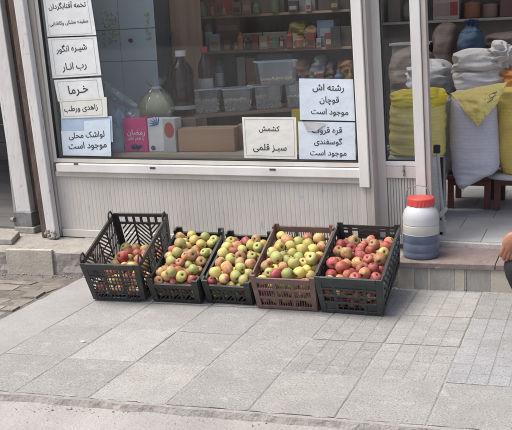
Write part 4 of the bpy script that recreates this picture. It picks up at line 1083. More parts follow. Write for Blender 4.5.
for path in ([(.42,.12),(.50,.35),(.62,.62)], [(.62,.62),(.86,.50)], [(.60,.30),(.93,.18)], [(.66,.40),(.70,.52),(.82,.46),(.78,.34),(.66,.40)], [(.56,.48),(.84,.36)]):
    mb.tube([ffn(a, b)+Vector((0, -.010, 0)) for a, b in path], .0022, 5)
mb.build('printed_line', 'ink_line', o)
# grey upright with a chain bracket just inside the doorway
pt = ony(438.8, 147, 5.3); pb = onz(444.3, 235, ZF)
t = thing('grey_upright', 'slim grey metal upright with a bracket just inside the doorway', 'metal bar', (pb.x, pb.y, ZF))
d = Vector((pt.x-pb.x, 0, pt.z-ZF))
mb = MB(); mb.tube([(0,0,.0), d], .011, 8); mb.build('bar', 'greypole', t)
mb = MB(); mb.box(d.x-.022, d.x+.016, -.012, .02, d.z-.03, d.z+.02); mb.build('bracket', 'gasket', t, bevel=.003)
mb = MB(); mb.box(-.05, .008, -.012, .03, .02, .09); mb.tube([(-.06, -.01, .10), (-.02, -.02, .13), (.01, -.012, .17)], .016, 8); mb.build('catch', 'greypole', t, bevel=.004)
mb = MB(); mb.box(-.03, -.012, .02, .04, .0, d.z-.06); mb.build('dark_channel', 'gasket', t)

# ------------------------------------------------------------ jug on the marble tread
jc = Vector((-.912, 4.845, ZT)); s = 1.0
jl = (ony(404.5, 240, 4.845).x-ony(437.5, 240, 4.845).x)
R = abs(ony(439, 240, jc.y).x-ony(403.2, 240, jc.y).x)/2; jc.x = (ony(439, 240, jc.y).x+ony(403.2, 240, jc.y).x)/2
hj = ony(419, 197, jc.y).z-ZT
jug = thing('plastic_jug', 'white plastic jug with red screw cap and dark blue liquid below', 'jug', jc)
MAT['jug_top'] = layer(mat('white_hdpe', (.54,.545,.555), (.49,.495,.51), 4, .35), (.50,.49,.47), 16, .60, .08, amount=.45, stretch=(1,1,.5)); MAT['jug_mid'] = mat('cream_hdpe', (.57,.56,.52), (.53,.52,.48), 4, .35); MAT['jug_blue'] = layer(mat('slate_blue_liquid', (.13,.165,.235), (.105,.135,.20), 4, .3), (.17,.20,.27), 3, .55, .2, amount=.6)
MAT['jug_red'] = mat('red_cap', (.66,.085,.075), (.58,.07,.06), 6, .4)
mb = MB(); mb.lathe([(R,.405*hj),(R*.985,.41*hj),(R,.42*hj),(R,.55*hj)], 40, cap=False); mb.lathe([(R,.55*hj),(R*.97,.555*hj),(R*.97,.565*hj),(R,.57*hj)], 40, cap=False); mb.build('creamy_band', 'jug_mid', jug, smooth=True)
mb = MB(); mb.lathe([(R,.57*hj),(R*1.0,.66*hj),(R*.985,.72*hj),(R*.90,.79*hj),(R*.78,.84*hj),(R*.70,.87*hj),(R*.69,.90*hj),(0,.90*hj)], 40, cap=False); mb.build('shoulder', 'jug_top', jug, smooth=True)
mb = MB(); mb.lathe([(0,0),(R*.92,0),(R*.97,.012*hj),(R*.99,.05*hj),(R,.10*hj),(R*.985,.11*hj),(R,.12*hj),(R,.25*hj),(R*.985,.26*hj),(R,.27*hj),(R,.403*hj)], 40, cap=False); mb.build('liquid_body', 'jug_blue', jug, smooth=True)
mb = MB(); mb.lathe([(R*.71,.868*hj),(R*.745,.872*hj),(R*.745,.985*hj),(R*.71,1.0*hj),(R*.5,1.003*hj),(0,1.003*hj)], 48, f=lambda p, a: Vector((p.x*(1+.018*(1 if math.sin(a*24) > 0 else -1)*(1 if p.z < .98*hj else 0)), p.y*(1+.018*(1 if math.sin(a*24) > 0 else -1)*(1 if p.z < .98*hj else 0)), p.z)))
mb.build('cap', 'jug_red', jug, bevel=.001)
mb = MB()
hw = [(-R*.80, -.02, .80*hj), (-R*.78, -.02, .95*hj), (-R*.74, -.02, 1.10*hj), (-R*.58, -.02, 1.175*hj), (-R*.1, -.02, 1.205*hj), (R*.30, -.02, 1.19*hj), (R*.46, -.02, 1.12*hj), (R*.56, -.02, 1.0*hj), (R*.74, -.02, .84*hj)]
mb.tube(hw, .0028, 6); mb.build('wire_handle', 'steel', jug, smooth=True)
mb = MB(); mb.tube([(-R*.80, -.02, .80*hj), (-R*.97, -.03, .62*hj), (-R*1.0, -.04, .40*hj), (-R*.985, -.04, .1*hj)], .0022, 6); mb.build('wire', 'steel', jug, smooth=True)

# ------------------------------------------------------------ crates
def clip(poly, W, Hh):
    for ax, lim, s in ((0, 0, 1), (0, W, -1), (1, 0, 1), (1, Hh, -1)):
        out = []
        for i in range(len(poly)):
            a, b = poly[i], poly[(i+1) % len(poly)]
            ia, ib = (a[ax]-lim)*s >= 0, (b[ax]-lim)*s >= 0
            if ia: out.append(a)
            if ia != ib:
                t_ = (lim-a[ax])/(b[ax]-a[ax]); out.append((a[0]+(b[0]-a[0])*t_, a[1]+(b[1]-a[1])*t_))
        poly = out
        if len(poly) < 3: return None
    return poly
class Panel:
    """a crate wall: bars laid out in metres on the quad A B C D (seen from outside), thickness going inwards"""
    def __init__(s, A, B, Cc, D, nrm):
        s.A, s.B, s.C, s.D = map(Vector, (A, B, Cc, D)); s.n = Vector(nrm)
        s.W = (s.B-s.A).length; s.H = ((s.D-s.A).length+(s.C-s.B).length)/2; s.mb = MB()
    def P(s, a, b, o): 
        u, v = a/s.W, b/s.H
        return s.A.lerp(s.B, u).lerp(s.D.lerp(s.C, u), v) - s.n*o
    def poly(s, pts, o0=0, o1=.006, cl=None):
        if cl:
            x0, y0, x1, y1 = cl
            q = clip([(a-x0, b-y0) for a, b in pts], x1-x0, y1-y0)
            if not q: return
            pts = [(a+x0, b+y0) for a, b in q]
        s.mb.prism([s.P(a, b, o1) for a, b in pts], [s.P(a, b, o0) for a, b in pts])
    def bar(s, a0, b0, a1, b1, o0=0, o1=.006): s.poly([(a0,b0),(a1,b0),(a1,b1),(a0,b1)], o0, o1)
    def verticals(s, x0, x1, y0, y1, pitch, w, o0=.0015, o1=.006):
        n = max(1, round((x1-x0)/pitch))
        for k in range(1, n): 
            c = x0+(x1-x0)*k/n; s.bar(c-w/2, y0, c+w/2, y1, o0, o1)
    def diag(s, x0, x1, y0, y1, pitch, w, ang, o0=.0012, o1=.0058):
        c, t_ = math.cos(ang), math.sin(ang); L = (x1-x0)+(y1-y0)
        d = pitch/abs(t_)
        k = -int(L/d)-2
        while k*d < L*2:
            px = x0+k*d
            a = (px-c*3*w, y0-t_*3*w); e = 1.2*(y1-y0)/max(.2, abs(t_))+6*w
            b = (px+c*e, y0+t_*e); n_ = (-t_*w/2, c*w/2)
            s.poly([(a[0]-n_[0], a[1]-n_[1]), (b[0]-n_[0], b[1]-n_[1]), (b[0]+n_[0], b[1]+n_[1]), (a[0]+n_[0], a[1]+n_[1])], o0, o1, (x0, y0, x1, y1))
            k += 1
    def build(s, name, m, parent): return s.mb.build(name, m, parent, bevel=.0012)

def style_lattice(p, side):            # tall crate: slats outside, slanted slots
    W, Hh = p.W, p.H; e = .03
    p.bar(0, 0, e, Hh); p.bar(W-e, 0, W, Hh)
    if side == 'end':
        p.bar(e, 0, W-e, .022, -.003, .006); p.bar(e, Hh-.036, W-e, Hh, -.004, .008)
        for b in (.066, .118, .168): p.bar(e, b, W-e, b+.011, -.003, .006)
        for x in (.36, .66): p.bar(W*x-.008, .0225, W*x+.008, Hh-.0365, .0005, .0055)
        for y0, y1 in ((.0775, .1175), (.1295, .1675), (.1795, Hh-.0365)): p.verticals(e, W-e, y0, y1, .021, .0055, .0022, .0052)
        for b in (.042, .092, .143, .203): p.bar(e, b, W-e, b+.004, .0016, .0048)
        cx0, cy0 = W*.22, .20
        for q in range(8):
            a = q*PI/4; p.poly([(cx0+.008*math.cos(a+.4), cy0+.008*math.sin(a+.4)), (cx0+.023*math.cos(a), cy0+.023*math.sin(a)), (cx0+.008*math.cos(a-.4), cy0+.008*math.sin(a-.4))], -.0045, -.003)
        p.bar(e, .1795, W*.36-.0085, Hh-.0365, .0025, .005)
        p.diag(e, W*.36-.009, .0225, .0655, .017, .006, 1.0); p.diag(W*.36+.009, W*.66-.009, .0225, .0655, .02, .006, 2.1); p.diag(W*.66+.009, W-e, .0225, .0655, .02, .006, 1.0)
    else:
        n = 4; p.bar(e, 0, W-e, .02); p.bar(e, Hh-.03, W-e, Hh, -.004, .009)
        for k in range(1, n): x = e+(W-2*e)*k/n; p.bar(x-.006, .0205, x+.006, Hh-.0305, .0004, .0056)
        for b in (.085, .155): p.bar(e, b, W-e, b+.008, -.001, .0052)
        for k in range(n):
            a0 = e+(W-2*e)*k/n+.0065; a1 = e+(W-2*e)*(k+1)/n-.0065
            p.diag(a0, a1, .0205, Hh-.031, .021, .0095, .85 if k % 2 else PI-.85)
def style_back(p):
    W, Hh = p.W, p.H; e = .03
    p.bar(0, 0, e, Hh); p.bar(W-e, 0, W, Hh); p.bar(e, 0, W-e, .02); p.bar(e, Hh-.022, W-e, Hh, -.004, .009); p.bar(e, Hh-.075, W-e, Hh-.060, -.001, .007)
    for k in range(1, 6): x = e+(W-2*e)*k/6; p.bar(x-.008, Hh-.0595, x+.008, Hh-.0225, .0004, .0056)
    for k in range(1, 3): x = e+(W-2*e)*k/3; p.bar(x-.006, .0205, x+.006, Hh-.0755, .0004, .0056)
    for k in range(3): p.diag(e+(W-2*e)*k/3+.0065, e+(W-2*e)*(k+1)/3-.0065, .0205, Hh-.076, .021, .009, .85 if k % 2 else PI-.85)
def style_low(p, side):                # shallow crate with tall corner posts
    W, Hh = p.W, p.H; e = .034; top = Hh*(.80 if side == 'end' else .86)
    p.bar(0, 0, e, Hh, -.004, .008); p.bar(W-e, 0, W, Hh, -.004, .008)
    p.bar(e, 0, W-e, .02, -.002, .007); p.bar(e, top-.026, W-e, top, -.005, .010)
    p.bar(e, top*.5-.005, W-e, top*.5+.005, -.001, .006)
    n = 3 if side == 'end' else 5
    for k in range(1, n): x = e+(W-2*e)*k/n; p.bar(x-.007, .0205, x+.007, top-.0265, -.0015, .0056)
    for k in range(n):
        a0 = e+(W-2*e)*k/n+.0075; a1 = e+(W-2*e)*(k+1)/n-.0075
        p.diag(a0, a1, .0205, top*.5-.0055, .020, .0085, .9); p.diag(a0, a1, top*.5+.0055, top-.027, .020, .0085, PI-.9)
def style_slots(p, side):              # brown crate: rows of upright slots
    W, Hh = p.W, p.H; e = .028; top = Hh*.93
    p.bar(0, 0, e, Hh, -.003, .008); p.bar(W-e, 0, W, Hh, -.003, .008)
    rows = [.0, .068, .125, top-.036]
    ths = [.020, .013, .013, .036]
    for b, th in zip(rows, ths): p.bar(e, b, W-e, b+th, -.003, .007)
    nmid = 2 if side == 'end' else 3
    for k in range(1, nmid+1): x = e+(W-2*e)*k/(nmid+1); p.bar(x-.008, .0205, x+.008, top-.0365, -.0012, .0056)
    for i in range(3): p.verticals(e, W-e, rows[i]+ths[i]+.0003, rows[i+1]-.0003, .0135, .0045)
def style_open(p, side):               # black crate with long open slots
    W, Hh = p.W, p.H; e = .03
    p.bar(0, 0, e, Hh, -.002, .007); p.bar(W-e, 0, W, Hh, -.002, .007)
    p.bar(e, 0, W-e, .022, -.003, .007); p.bar(e, Hh-.032, W-e, Hh, -.005, .010)
    for b in (.062, .108, .155): p.bar(e, b, W-e, b+.012, -.003, .007)
    if side == 'end':
        for x in (.27, .73): p.bar(W*x-.009, .0225, W*x+.009, Hh-.0325, .0004, .0056)
        p.bar(e, .1675, W-e, Hh-.0325, .002, .0052)
        p.bar(e, .0225, W*.27-.0095, .0615, .0024, .005); p.bar(W*.73+.0095, .0225, W-e, .0615, .0024, .005)
        for y0, y1 in ((.0225, .0615), (.0745, .1075), (.1205, .1545)): p.verticals(e, W-e, y0, y1, .030, .006, .0026, .0049)
        for b in (.040, .089, .136): p.bar(W*.27, b, W*.73, b+.004, .0018, .0046)
    else:
        n = 9
        for k in range(1, n): x = e+(W-2*e)*k/n; p.bar(x-.006, .0225, x+.006, Hh-.0325, .0004, .0056)
def style_open_back(p):
    W, Hh = p.W, p.H; e = .03
    p.bar(0, 0, e, Hh+.012, -.002, .007); p.bar(W-e, 0, W, Hh+.012, -.002, .007)
    for b in (0, .05, .10): p.bar(e, b, W-e, b+.014, -.003, .007)
    p.verticals(e, W-e, .0145, .0495, .03, .007); p.verticals(e, W-e, .0645, .0995, .03, .007); p.verticals(e, W-e, .1145, .1495, .03, .007)
    p.bar(e, .15, W-e, .165); p.bar(e, Hh-.02, W-e, Hh)
    xs = [e, W*.16, W*.23, W*.32, W*.68, W*.77, W*.84, W-e]
    for a, b in zip(xs[1::2], xs[2::2]): p.bar(a, .1655, b, Hh-.0205, .0003, .0057)
    p.bar(e, Hh-.038, W-e, Hh-.026, .0008, .0052); p.bar(e, .1655, W*.16, .185, .0008, .0052); p.bar(W*.84, .1655, W-e, .185, .0008, .0052)
    pp = [(W*.5+.055*math.cos(a)*1, .192+.018*math.sin(a)) for a in np.linspace(0, 2*PI, 17)[:-1]]
    qq = [(W*.5+.040*math.cos(a)*1, .192+.009*math.sin(a)) for a in np.linspace(0, 2*PI, 17)[:-1]]
    for i in range(16): j = (i+1) % 16; p.poly([pp[i], pp[j], qq[j], qq[i]], -.004, .0085)

CR = {}
def crate(key, label, x, y, yaw, w, Lc, h, tp, m, end, side, back, lugs=False, base_m=None):
    c, s_ = math.cos(yaw), math.sin(yaw)
    # back rests on the step's front edge: find the tilt that touches it
    xe = x-.42*s_; d_ = (YS(xe)-.004-y)/c; th = math.atan2(ZT+.004, d_)
    t = thing('fruit_crate', label, 'crate', (x, y, .004), (th, 0, yaw), 'plastic fruit crates along the step')
    a, b = w/2, w/2+tp
    q = {k: Vector(v) for k, v in dict(A=(-a,0,0), B=(a,0,0), C=(a,Lc,0), D=(-a,Lc,0), E=(-b,-tp,h), F_=(b,-tp,h), G_=(b,Lc+tp,h), H_=(-b,Lc+tp,h)).items()}
    def nrm(u, v, w_): return (v-u).cross(w_-u).normalized()
    p = Panel(q['A'], q['B'], q['F_'], q['E'], nrm(q['A'], q['B'], q['F_'])); end(p, 'end'); p.build('end_panel', m, t)
    p = Panel(q['C'], q['D'], q['H_'], q['G_'], nrm(q['C'], q['D'], q['H_'])); (back(p) if back else end(p, 'end')); p.build('end_panel', m, t)
    e = .0085
    for S in (0, 1):
        P4 = [q['B'], q['C'], q['G_'], q['F_']] if S == 0 else [q['D'], q['A'], q['E'], q['H_']]
        n_ = nrm(P4[0], P4[1], P4[2])
        u = (P4[1]-P4[0]).normalized()*e; P4 = [P4[0]+u, P4[1]-u, P4[2]-u, P4[3]+u]
        p = Panel(*P4, n_); side(p, 'side'); p.build('side_panel', m, t)
    mb = MB(); nb_ = 7
    for k in range(nb_): 
        x0 = -a+.009+(2*a-.018)*k/nb_; mb.box(x0+.002, x0+(2*a-.018)/nb_-.006, .009, Lc-.009, .001, .0075)
    for k in range(4): yy = .03+(Lc-.08)*k/3; mb.box(-a+.009, a-.009, yy, yy+.02, .0078, .0105)
    mb.build('base', m, t)
    if lugs:
        for sx in (-1, 1):
            for yy in (.03, Lc-.035):
                mb = MB(); X = sx*(b-.004)
                mb.tube([(X, yy-.032, h-.012), (X, yy-.026, h+.02), (X, yy-.01, h+.038), (X, yy+.014, h+.034), (X, yy+.03, h-.012)], .0055, 8); mb.build('handle_loop', m, t)
    CR[key] = (t, w, Lc, h, th, yaw, Vector((x, y, .004)))
    return t
crate(1, 'black lattice crate, mostly empty, leftmost of the five', -2.516, 4.100, .115, .325, .500, .265, .016, 'crate_black', style_lattice, style_lattice, style_back, lugs=True)
crate(2, 'low black crate of green and blushed fruit, second from the left', -2.170, 4.150, .08, .285, .500, .165, .010, 'crate_low', style_low, style_low, None)
crate(3, 'low narrow black crate beside the maroon brown crate', -1.866, 4.200, .045, .270, .470, .160, .006, 'crate_low', style_low, style_low, None)
crate(4, 'maroon brown slotted crate of yellow green apples', -1.524, 4.185, .06, .335, .490, .225, .012, 'crate_brown', style_slots, style_slots, None)
crate(5, 'large black crate of red apples, rightmost beside the jug', -1.165, 4.195, .02, .33, .495, .235, .014, 'crate_green', style_open, style_open, style_open_back)

# ------------------------------------------------------------ apples
def apple_mesh(seed, m, pear=False):
    r_ = random.Random(seed); mb = MB(); n = 22
    prof = [(.10,-.80),(.30,-.93),(.55,-.90),(.80,-.66),(.95,-.32),(1,.02),(.97,.34),(.84,.66),(.62,.86),(.38,.90),(.18,.82),(.05,.70)]
    if pear: prof = [(.08,-.92),(.35,-.97),(.62,-.88),(.82,-.62),(.90,-.25),(.84,.15),(.68,.5),(.50,.85),(.40,1.15),(.30,1.38),(.15,1.46),(.03,1.44)]
    k1, k2 = r_.uniform(.03, .07), r_.uniform(0, 6)
    def f(p, a):
        d = 1+k1*math.sin(2*a+k2)*.6+.03*math.sin(5*a)*(1 if p.z < 0 else .3)+.075*noise.noise(p*1.3+Vector((seed, 0, 0)))
        return Vector((p.x*d, p.y*d, p.z*(1+.06*math.sin(a+k2))))
    mb.lathe(prof, n, f=f)
    mb.mi = 1
    if not pear: mb.tube([(0,0,.66),(.03,.02,.95),(.10,.03,1.12)], .045, 5)
    for v in mb.bm.verts: v.co *= .034
    bm = mb.bm; bmesh.ops.recalc_face_normals(bm, faces=bm.faces)
    me = bpy.data.meshes.new('apple'); bm.to_mesh(me); bm.free(); me.materials.append(MAT[m]); me.materials.append(MAT['apple_stem'])
    for p in me.polygons: p.use_smooth = True
    return me
KIND = {'red': 'apple_red', 'pink': 'apple_pink', 'green': 'apple_green', 'yellow': 'apple_yellow'}
MESH = {k: [apple_mesh(i*7+hash_, v) for i in range(3)] for hash_, (k, v) in enumerate(KIND.items())}
PEAR = apple_mesh(99, 'apple_green', True)

def pack(n, w, Lc, h, th, seed, rr=(.030, .0355), steps=420, ymax=None):
    g = np.random.default_rng(seed)
    r = g.uniform(*rr, n); a = w/2-.010
    P = np.stack([g.uniform(-a+.04, a-.04, n), g.uniform(.04, (ymax or Lc)-.04, n), .05+np.arange(n)/n*h*2.0+g.uniform(0, .05, n)], 1)
    gv = np.array([0, -math.sin(th), -math.cos(th)])
    gv = gv*np.array([1, .10, 1])
    for st in range(steps):
        P = P + gv*(.0035 if st < steps*.7 else .0012) + (g.normal(0, .0012, (n, 3)) if st < steps*.6 else 0)
        for _ in range(4):
            D = P[:, None]-P[None]; d = np.sqrt((D**2).sum(-1))+np.eye(n); R2 = r[:, None]+r[None]
            ov = np.maximum(0, R2*.985-d); np.fill_diagonal(ov, 0)
            P = P + (D/d[..., None]*ov[..., None]*.5).sum(1)*.7
            for ax, lo, hi in ((0, -a, a), (1, .011, Lc-.011), (2, .0115, 9)):
                P[:, ax] = np.clip(P[:, ax], lo+r, hi-r)
    return P, r
def visible(P, r, t, w, h, n_dir=60):
    """spheres some part of which is not hidden behind other spheres, from the camera and a step to either side"""
    g = np.random.default_rng(1); dirs = g.normal(size=(n_dir, 3)); dirs /= np.linalg.norm(dirs, axis=1)[:, None]
    inv = Matrix.LocRotScale(t.location, t.rotation_euler, None).inverted()
    n = len(P); score = np.zeros(n)
    for ex, ey, ez, wt in ((0,0,1.5,1), (.7,0,1.5,.12), (-.9,.1,1.5,.12), (0,0,1.9,.12)):
        E = np.array(inv @ Vector((ex, ey, ez)))
        for i in range(n):
            Q = P[i]+dirs*r[i]*1.001; Q = Q[((Q-P[i])*(E-P[i])).sum(1) > 0]
            L = E-Q; L /= np.linalg.norm(L, axis=1)[:, None]
            C_ = P[None]-Q[:, None]; tt = (C_*L[:, None]).sum(-1); dd = (C_**2).sum(-1)-tt**2
            hit = (tt > 0) & (dd < (r[None]*.97)**2); hit[:, i] = False
            score[i] += wt*(~hit.any(1)).mean()
    return score
ADJ = {'red': 'red', 'pink': 'blushed', 'green': 'green', 'yellow': 'yellow green'}
WHERE = {1: 'at the bottom of the leftmost black lattice crate', 2: 'heaped in the second crate from the left', 3: 'heaped in the narrow black crate left of the brown one', 4: 'heaped in the maroon brown crate', 5: 'heaped in the rightmost black crate'}
GRP = {1: 'in the lattice crate', 2: 'in the second crate', 3: 'in the narrow black crate', 4: 'in the brown crate', 5: 'in the rightmost crate'}
PLAN = {1: (46, (.47, .33, .05, .15)), 2: (104, (.18, .46, .26, .10)), 3: (92, (.22, .32, .28, .18)), 4: (132, (.15, .20, .30, .35)), 5: (136, (.66, .25, .06, .03))}
allc = []
ra = random.Random(21)
for key, (n, mix) in PLAN.items():
    t, w, Lc, h, th, yaw, loc = CR[key]
    P, r = pack(n, w, Lc, h, th, key+40, rr=(.0265, .0345) if key in (2, 3) else (.0275, .0358), ymax=.47 if key == 1 else None)
    sc_v = visible(P, r, t, w, h)
    for i in range(n): allc.append((sc_v[i], key, P[i], r[i]))
allc = [c for c in allc if c[0] > .05]
allc.sort(key=lambda c: -c[0]); print('apples', len(allc)); allc = allc[:296]
for score, key, p, r in allc:
    t, w, Lc, h, th, yaw, loc = CR[key]
    k = ra.choices(list(KIND), PLAN[key][1])[0]
    o = bpy.data.objects.new('apple', ra.choice(MESH[k])); C.objects.link(o)
    mtx = Matrix.LocRotScale(t.location, t.rotation_euler, None)
    o.location = mtx @ Vector(p); s = r/.034
    o.scale = (s, s, s*ra.uniform(.9, 1)); o.rotation_euler = (ra.uniform(-1.3, 1.3), ra.uniform(-1.3, 1.3), ra.uniform(0, 6.3))
    tag(o, '%s apple %s' % (ADJ[k], WHERE[key]), 'apple', '%s apples %s' % (ADJ[k], GRP[key]))
cand = [o for o in C.objects if o.name.startswith('apple') and 'second crate' in o.get('label', '')]
tg = onz(208, 246, .33)
o = min(cand, key=lambda q: (q.location-ony(208, 246, q.location.y)).length - .35*q.location.y)
o.data = PEAR; o.name = 'pear'; o.data.name = 'pear'; o.rotation_euler = (.9, 1.0, .3); o['category'] = 'pear'
o['label'] = 'pale green pear lying at the back of the second crate from the left'; del o['group']

# ------------------------------------------------------------ person squatting at the right edge
def skin_mesh(verts, edges, radii, root=0, sub=2):
    me = bpy.data.meshes.new('s'); me.from_pydata([Vector(v) for v in verts], edges, []); me.update()
    o = bpy.data.objects.new('s', me); C.objects.link(o)
    m = o.modifiers.new('skin', 'SKIN'); m.use_smooth_shade = True
    for i, r in enumerate(radii):
        d = me.skin_vertices[0].data[i]; d.radius = (r, r) if not isinstance(r, tuple) else r; d.use_root = (i == root)
    s = o.modifiers.new('sub', 'SUBSURF'); s.levels = s.render_levels = sub
    dg = bpy.context.evaluated_depsgraph_get(); dg.update()
    out = bpy.data.meshes.new_from_object(o.evaluated_get(dg)); bpy.data.objects.remove(o); bpy.data.meshes.remove(me)
    return out
def join(meshes, name, m, parent):
    bm = bmesh.new()
    for x in meshes: bm.from_mesh(x); bpy.data.meshes.remove(x)
    me = bpy.data.meshes.new(name); bm.to_mesh(me); bm.free(); me.materials.append(MAT[m])
    for p in me.polygons: p.use_smooth = True
    o = bpy.data.objects.new(name, me); C.objects.link(o); o.parent = parent; return o
MAT['skin'] = mat('tan_skin', (.42,.20,.125), (.34,.15,.095), 18, .5, .15, 120); MAT['black_cloth'] = mat('black_cloth', (.022,.023,.027), (.014,.015,.018), 12, .85, .3, 60)
MAT['dark_shirt'] = mat('dark_shirt', (.05,.055,.07), (.035,.04,.05), 10, .85, .3, 60); MAT['hair'] = mat('dark_hair', (.02,.016,.013), None, 40, .6); MAT['shoe'] = mat('black_shoe', (.025,.022,.02), None, 10, .4)
per = thing('person', 'person crouching at the right photo edge, hand resting on a black trousered knee', 'person', (0.0, 4.0, 0))
ox, oy = 0.0, 4.0
def W(p): return Vector((p[0]-ox, p[1]-oy, p[2]))
y1, y2 = 3.90, 4.16
V_ = [(.10,4.03,.27), (.06,4.03,.45), (.0,4.03,.66), (-.03,4.03,.78), (-.06,4.03,.86), (-.085,4.03,.965), (-.09,4.03,1.05),   # pelvis..head
      (-.02,3.86,.74), (.02,3.76,.55), (-.17,3.80,.575), (-.290,3.83,.560), (-.334,3.842,.524),                        # arm to palm
      (-.02,4.20,.74), (.02,4.28,.55), (-.08,4.24,.53), (-.15,4.20,.52), (-.18,4.19,.495),
      (.08,3.94,.26), (-.350,y1,.412), (-.11,y1,.10), (-.13,y1,.05), (-.24,y1,.03),
      (.08,4.12,.26), (-.295,y2,.43), (-.11,y2,.10), (-.13,y2,.05), (-.24,y2,.03)]
E_ = [(0,1),(1,2),(2,3),(3,4),(4,5),(5,6),(3,7),(7,8),(8,9),(9,10),(10,11),(3,12),(12,13),(13,14),(14,15),(15,16),(0,17),(17,18),(18,19),(19,20),(20,21),(0,22),(22,23),(23,24),(24,25),(25,26)]
Rr = [.13,.125,.14,.10,.055,.082,.075,.062,.045,.040,.031,(.046,.030),.062,.045,.038,.027,(.034,.024),.09,.078,.042,.042,.03,.09,.06,.042,.042,.03]
parts = [skin_mesh([W(v) for v in V_], E_, Rr)]
def hand(P, d, l, n, s_=1):
    """four fingers and a thumb: P palm centre, d along the fingers, l towards the index, n towards the palm side"""
    P, d, l, n = Vector(P), Vector(d).normalized(), Vector(l).normalized(), Vector(n).normalized(); ms = []
    for k, (o_, L) in enumerate(((.030,.92), (.010,1.0), (-.010,.95), (-.029,.78))):
        b = P+l*o_*.68-d*.012; q = [b, b+d*.036+l*o_*.1, b+d*(.036+.034*L)+n*.006+l*o_*.12, b+d*(.036+.058*L)+n*.022+l*o_*.12, b+d*(.036+.070*L)+n*.040+l*o_*.10]
        ms.append(skin_mesh([W(p) for p in q], [(i, i+1) for i in range(4)], [.0130, .0108, .0110, .0090, .0072]))
    bm_ = bmesh.new(); bmesh.ops.create_uvsphere(bm_, u_segments=18, v_segments=12, radius=1)
    for v in bm_.verts:
        c = v.co.copy(); k = 1+.10*math.cos(c.x*9)*(c.y > .3)*(c.z < 0)
        v.co = W(P-d*.012+l*(c.x*.040)+d*(c.y*.052)+n*(c.z*.021*k+.003))
    mm_ = bpy.data.meshes.new('s'); bm_.to_mesh(mm_); bm_.free(); ms.append(mm_)
    b = P-d*.022+l*.02; q = [b, b+l*.020+d*.014+n*.006, b+l*.030+d*.042+n*.014, b+l*.028+d*.062+n*.020]
    ms.append(skin_mesh([W(p) for p in q], [(0,1),(1,2),(2,3)], [.015, .013, .011, .0085]))
    return ms
parts += hand((-.336, 3.838, .512), (-.34, .10, -.93), (.93, .1, -.30), (.15, 1, 0)) + hand((-.178, 4.19, .49), (-.3, 0, -.9), (0, -1, 0), (-.9, 0, .2))
# nose, ears
for p, r in (((-.175,4.03,.985), .014), ((-.085,3.945,.985), .018), ((-.085,4.115,.985), .018)):
    parts.append(skin_mesh([W(p), W((p[0]-.004, p[1], p[2]-.024))], [(0,1)], [r*.8, r]))
body = join(parts, 'body', 'skin', per)
def sub_skin(idx, scale, name, m):
    mp = {i: k for k, i in enumerate(idx)}
    vs = [W(V_[i]) for i in idx]; es = [(mp[a], mp[b]) for a, b in E_ if a in mp and b in mp]
    rs_ = [(Rr[i] if not isinstance(Rr[i], tuple) else Rr[i][0])*scale+.012 for i in idx]
    return join([skin_mesh(vs, es, rs_)], name, m, per)
sub_skin([0,17,18,19,22,23,24], 1.12, 'trousers', 'black_cloth')
sub_skin([0,1,2,3,7,8,9,12,13,14], 1.16, 'shirt', 'dark_shirt')
for yy in (y1, y2):
    mb = MB(); mb.lathe([(0,0),(.9,0),(1,.15),(1,.4),(.8,.8),(.45,1.0),(0,1.02)], 20)
    for v in mb.bm.verts: v.co = Vector((v.co.x*.135-.175-ox, v.co.y*.048+yy-oy, v.co.z*.075+.002))
    mb.build('shoe', 'shoe', per, smooth=True)
mb = MB(); mb.lathe([(1.0,-.35),(1.06,0),(1.02,.45),(.8,.85),(.4,1.08),(0,1.12)], 24, cap=False)
for v in mb.bm.verts:
    z = v.co.z; back = .02 if v.co.x > 0 else 0
    v.co = Vector((v.co.x*.092-.072-ox, v.co.y*.086+4.03-oy, z*.085+1.035-(0 if v.co.x < .2 else .05)*(z < .2)))
mb.build('hair', 'hair', per, smooth=True)
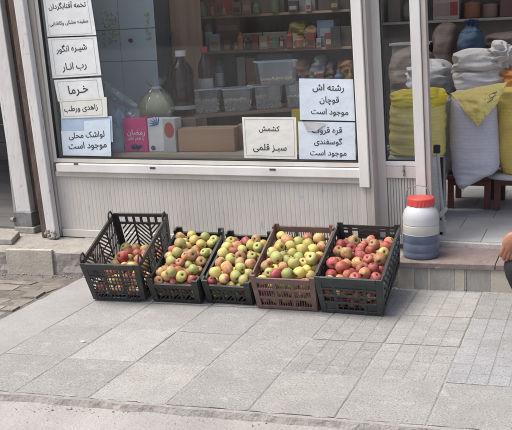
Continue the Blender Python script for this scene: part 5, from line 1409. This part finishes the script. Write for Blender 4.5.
for s in (-1, 1):
    mb = MB(); bmesh.ops.create_uvsphere(mb.bm, u_segments=10, v_segments=8, radius=.011, matrix=Matrix.Translation(W((-.158, 4.03+s*.033, 1.005)))); mb.build('eye', 'hair', body, smooth=True)
mb = MB(); mb.box(-.168-ox, -.155-ox, -.024+.03, .024+.03, .925, .932); mb.build('mouth', 'brick_red', body, bevel=.003)
pr = Vector((-.344, 3.885-.024, .523))
mb = MB(); n = 20
for k in range(n):
    pass
mb.lathe([(.0135,-.008),(.0150,-.006),(.0150,.006),(.0135,.008)], 20, cap=False); 
o = mb.build('bracelet', 'pack_white', body, smooth=True, solid=.002); o.scale = (2.25, 1.75, .9); o.location = W((-.300, 3.832, .548)); o.rotation_euler = (0, .75, 0)

# ------------------------------------------------------------ light
w = bpy.data.worlds.new('World'); sc.world = w; w.use_nodes = True
nt = w.node_tree; bg = nt.nodes['Background']; sky = nt.nodes.new('ShaderNodeTexSky'); sky.sky_type = 'NISHITA'; sky.sun_disc = False
SUN_EL, SUN_AZ = 64, 240           # degrees; azimuth clockwise from +y
sky.sun_elevation = math.radians(SUN_EL); sky.sun_rotation = math.radians(SUN_AZ)
sky.air_density = .7; sky.dust_density = 5; sky.ozone_density = .3
nt.links.new(sky.outputs[0], bg.inputs['Color']); bg.inputs['Strength'].default_value = .15
sd = bpy.data.lights.new('sun', 'SUN'); sd.energy = 1.5; sd.angle = math.radians(35); sd.color = (1, .995, .945)
so = bpy.data.objects.new('sun', sd); C.objects.link(so)
el, az = math.radians(SUN_EL), math.radians(SUN_AZ)
dirv = Vector((math.sin(az)*math.cos(el), math.cos(az)*math.cos(el), math.sin(el)))
so.rotation_euler = dirv.to_track_quat('Z', 'Y').to_euler()
sc.view_settings.view_transform = 'Standard'; sc.view_settings.look = 'None'; sc.view_settings.gamma = 1; sc.view_settings.use_curve_mapping = False
sc.view_settings.exposure = .70
sc.cycles.max_bounces = 8; sc.cycles.transparent_max_bounces = 24
sc.cycles.use_denoising = True
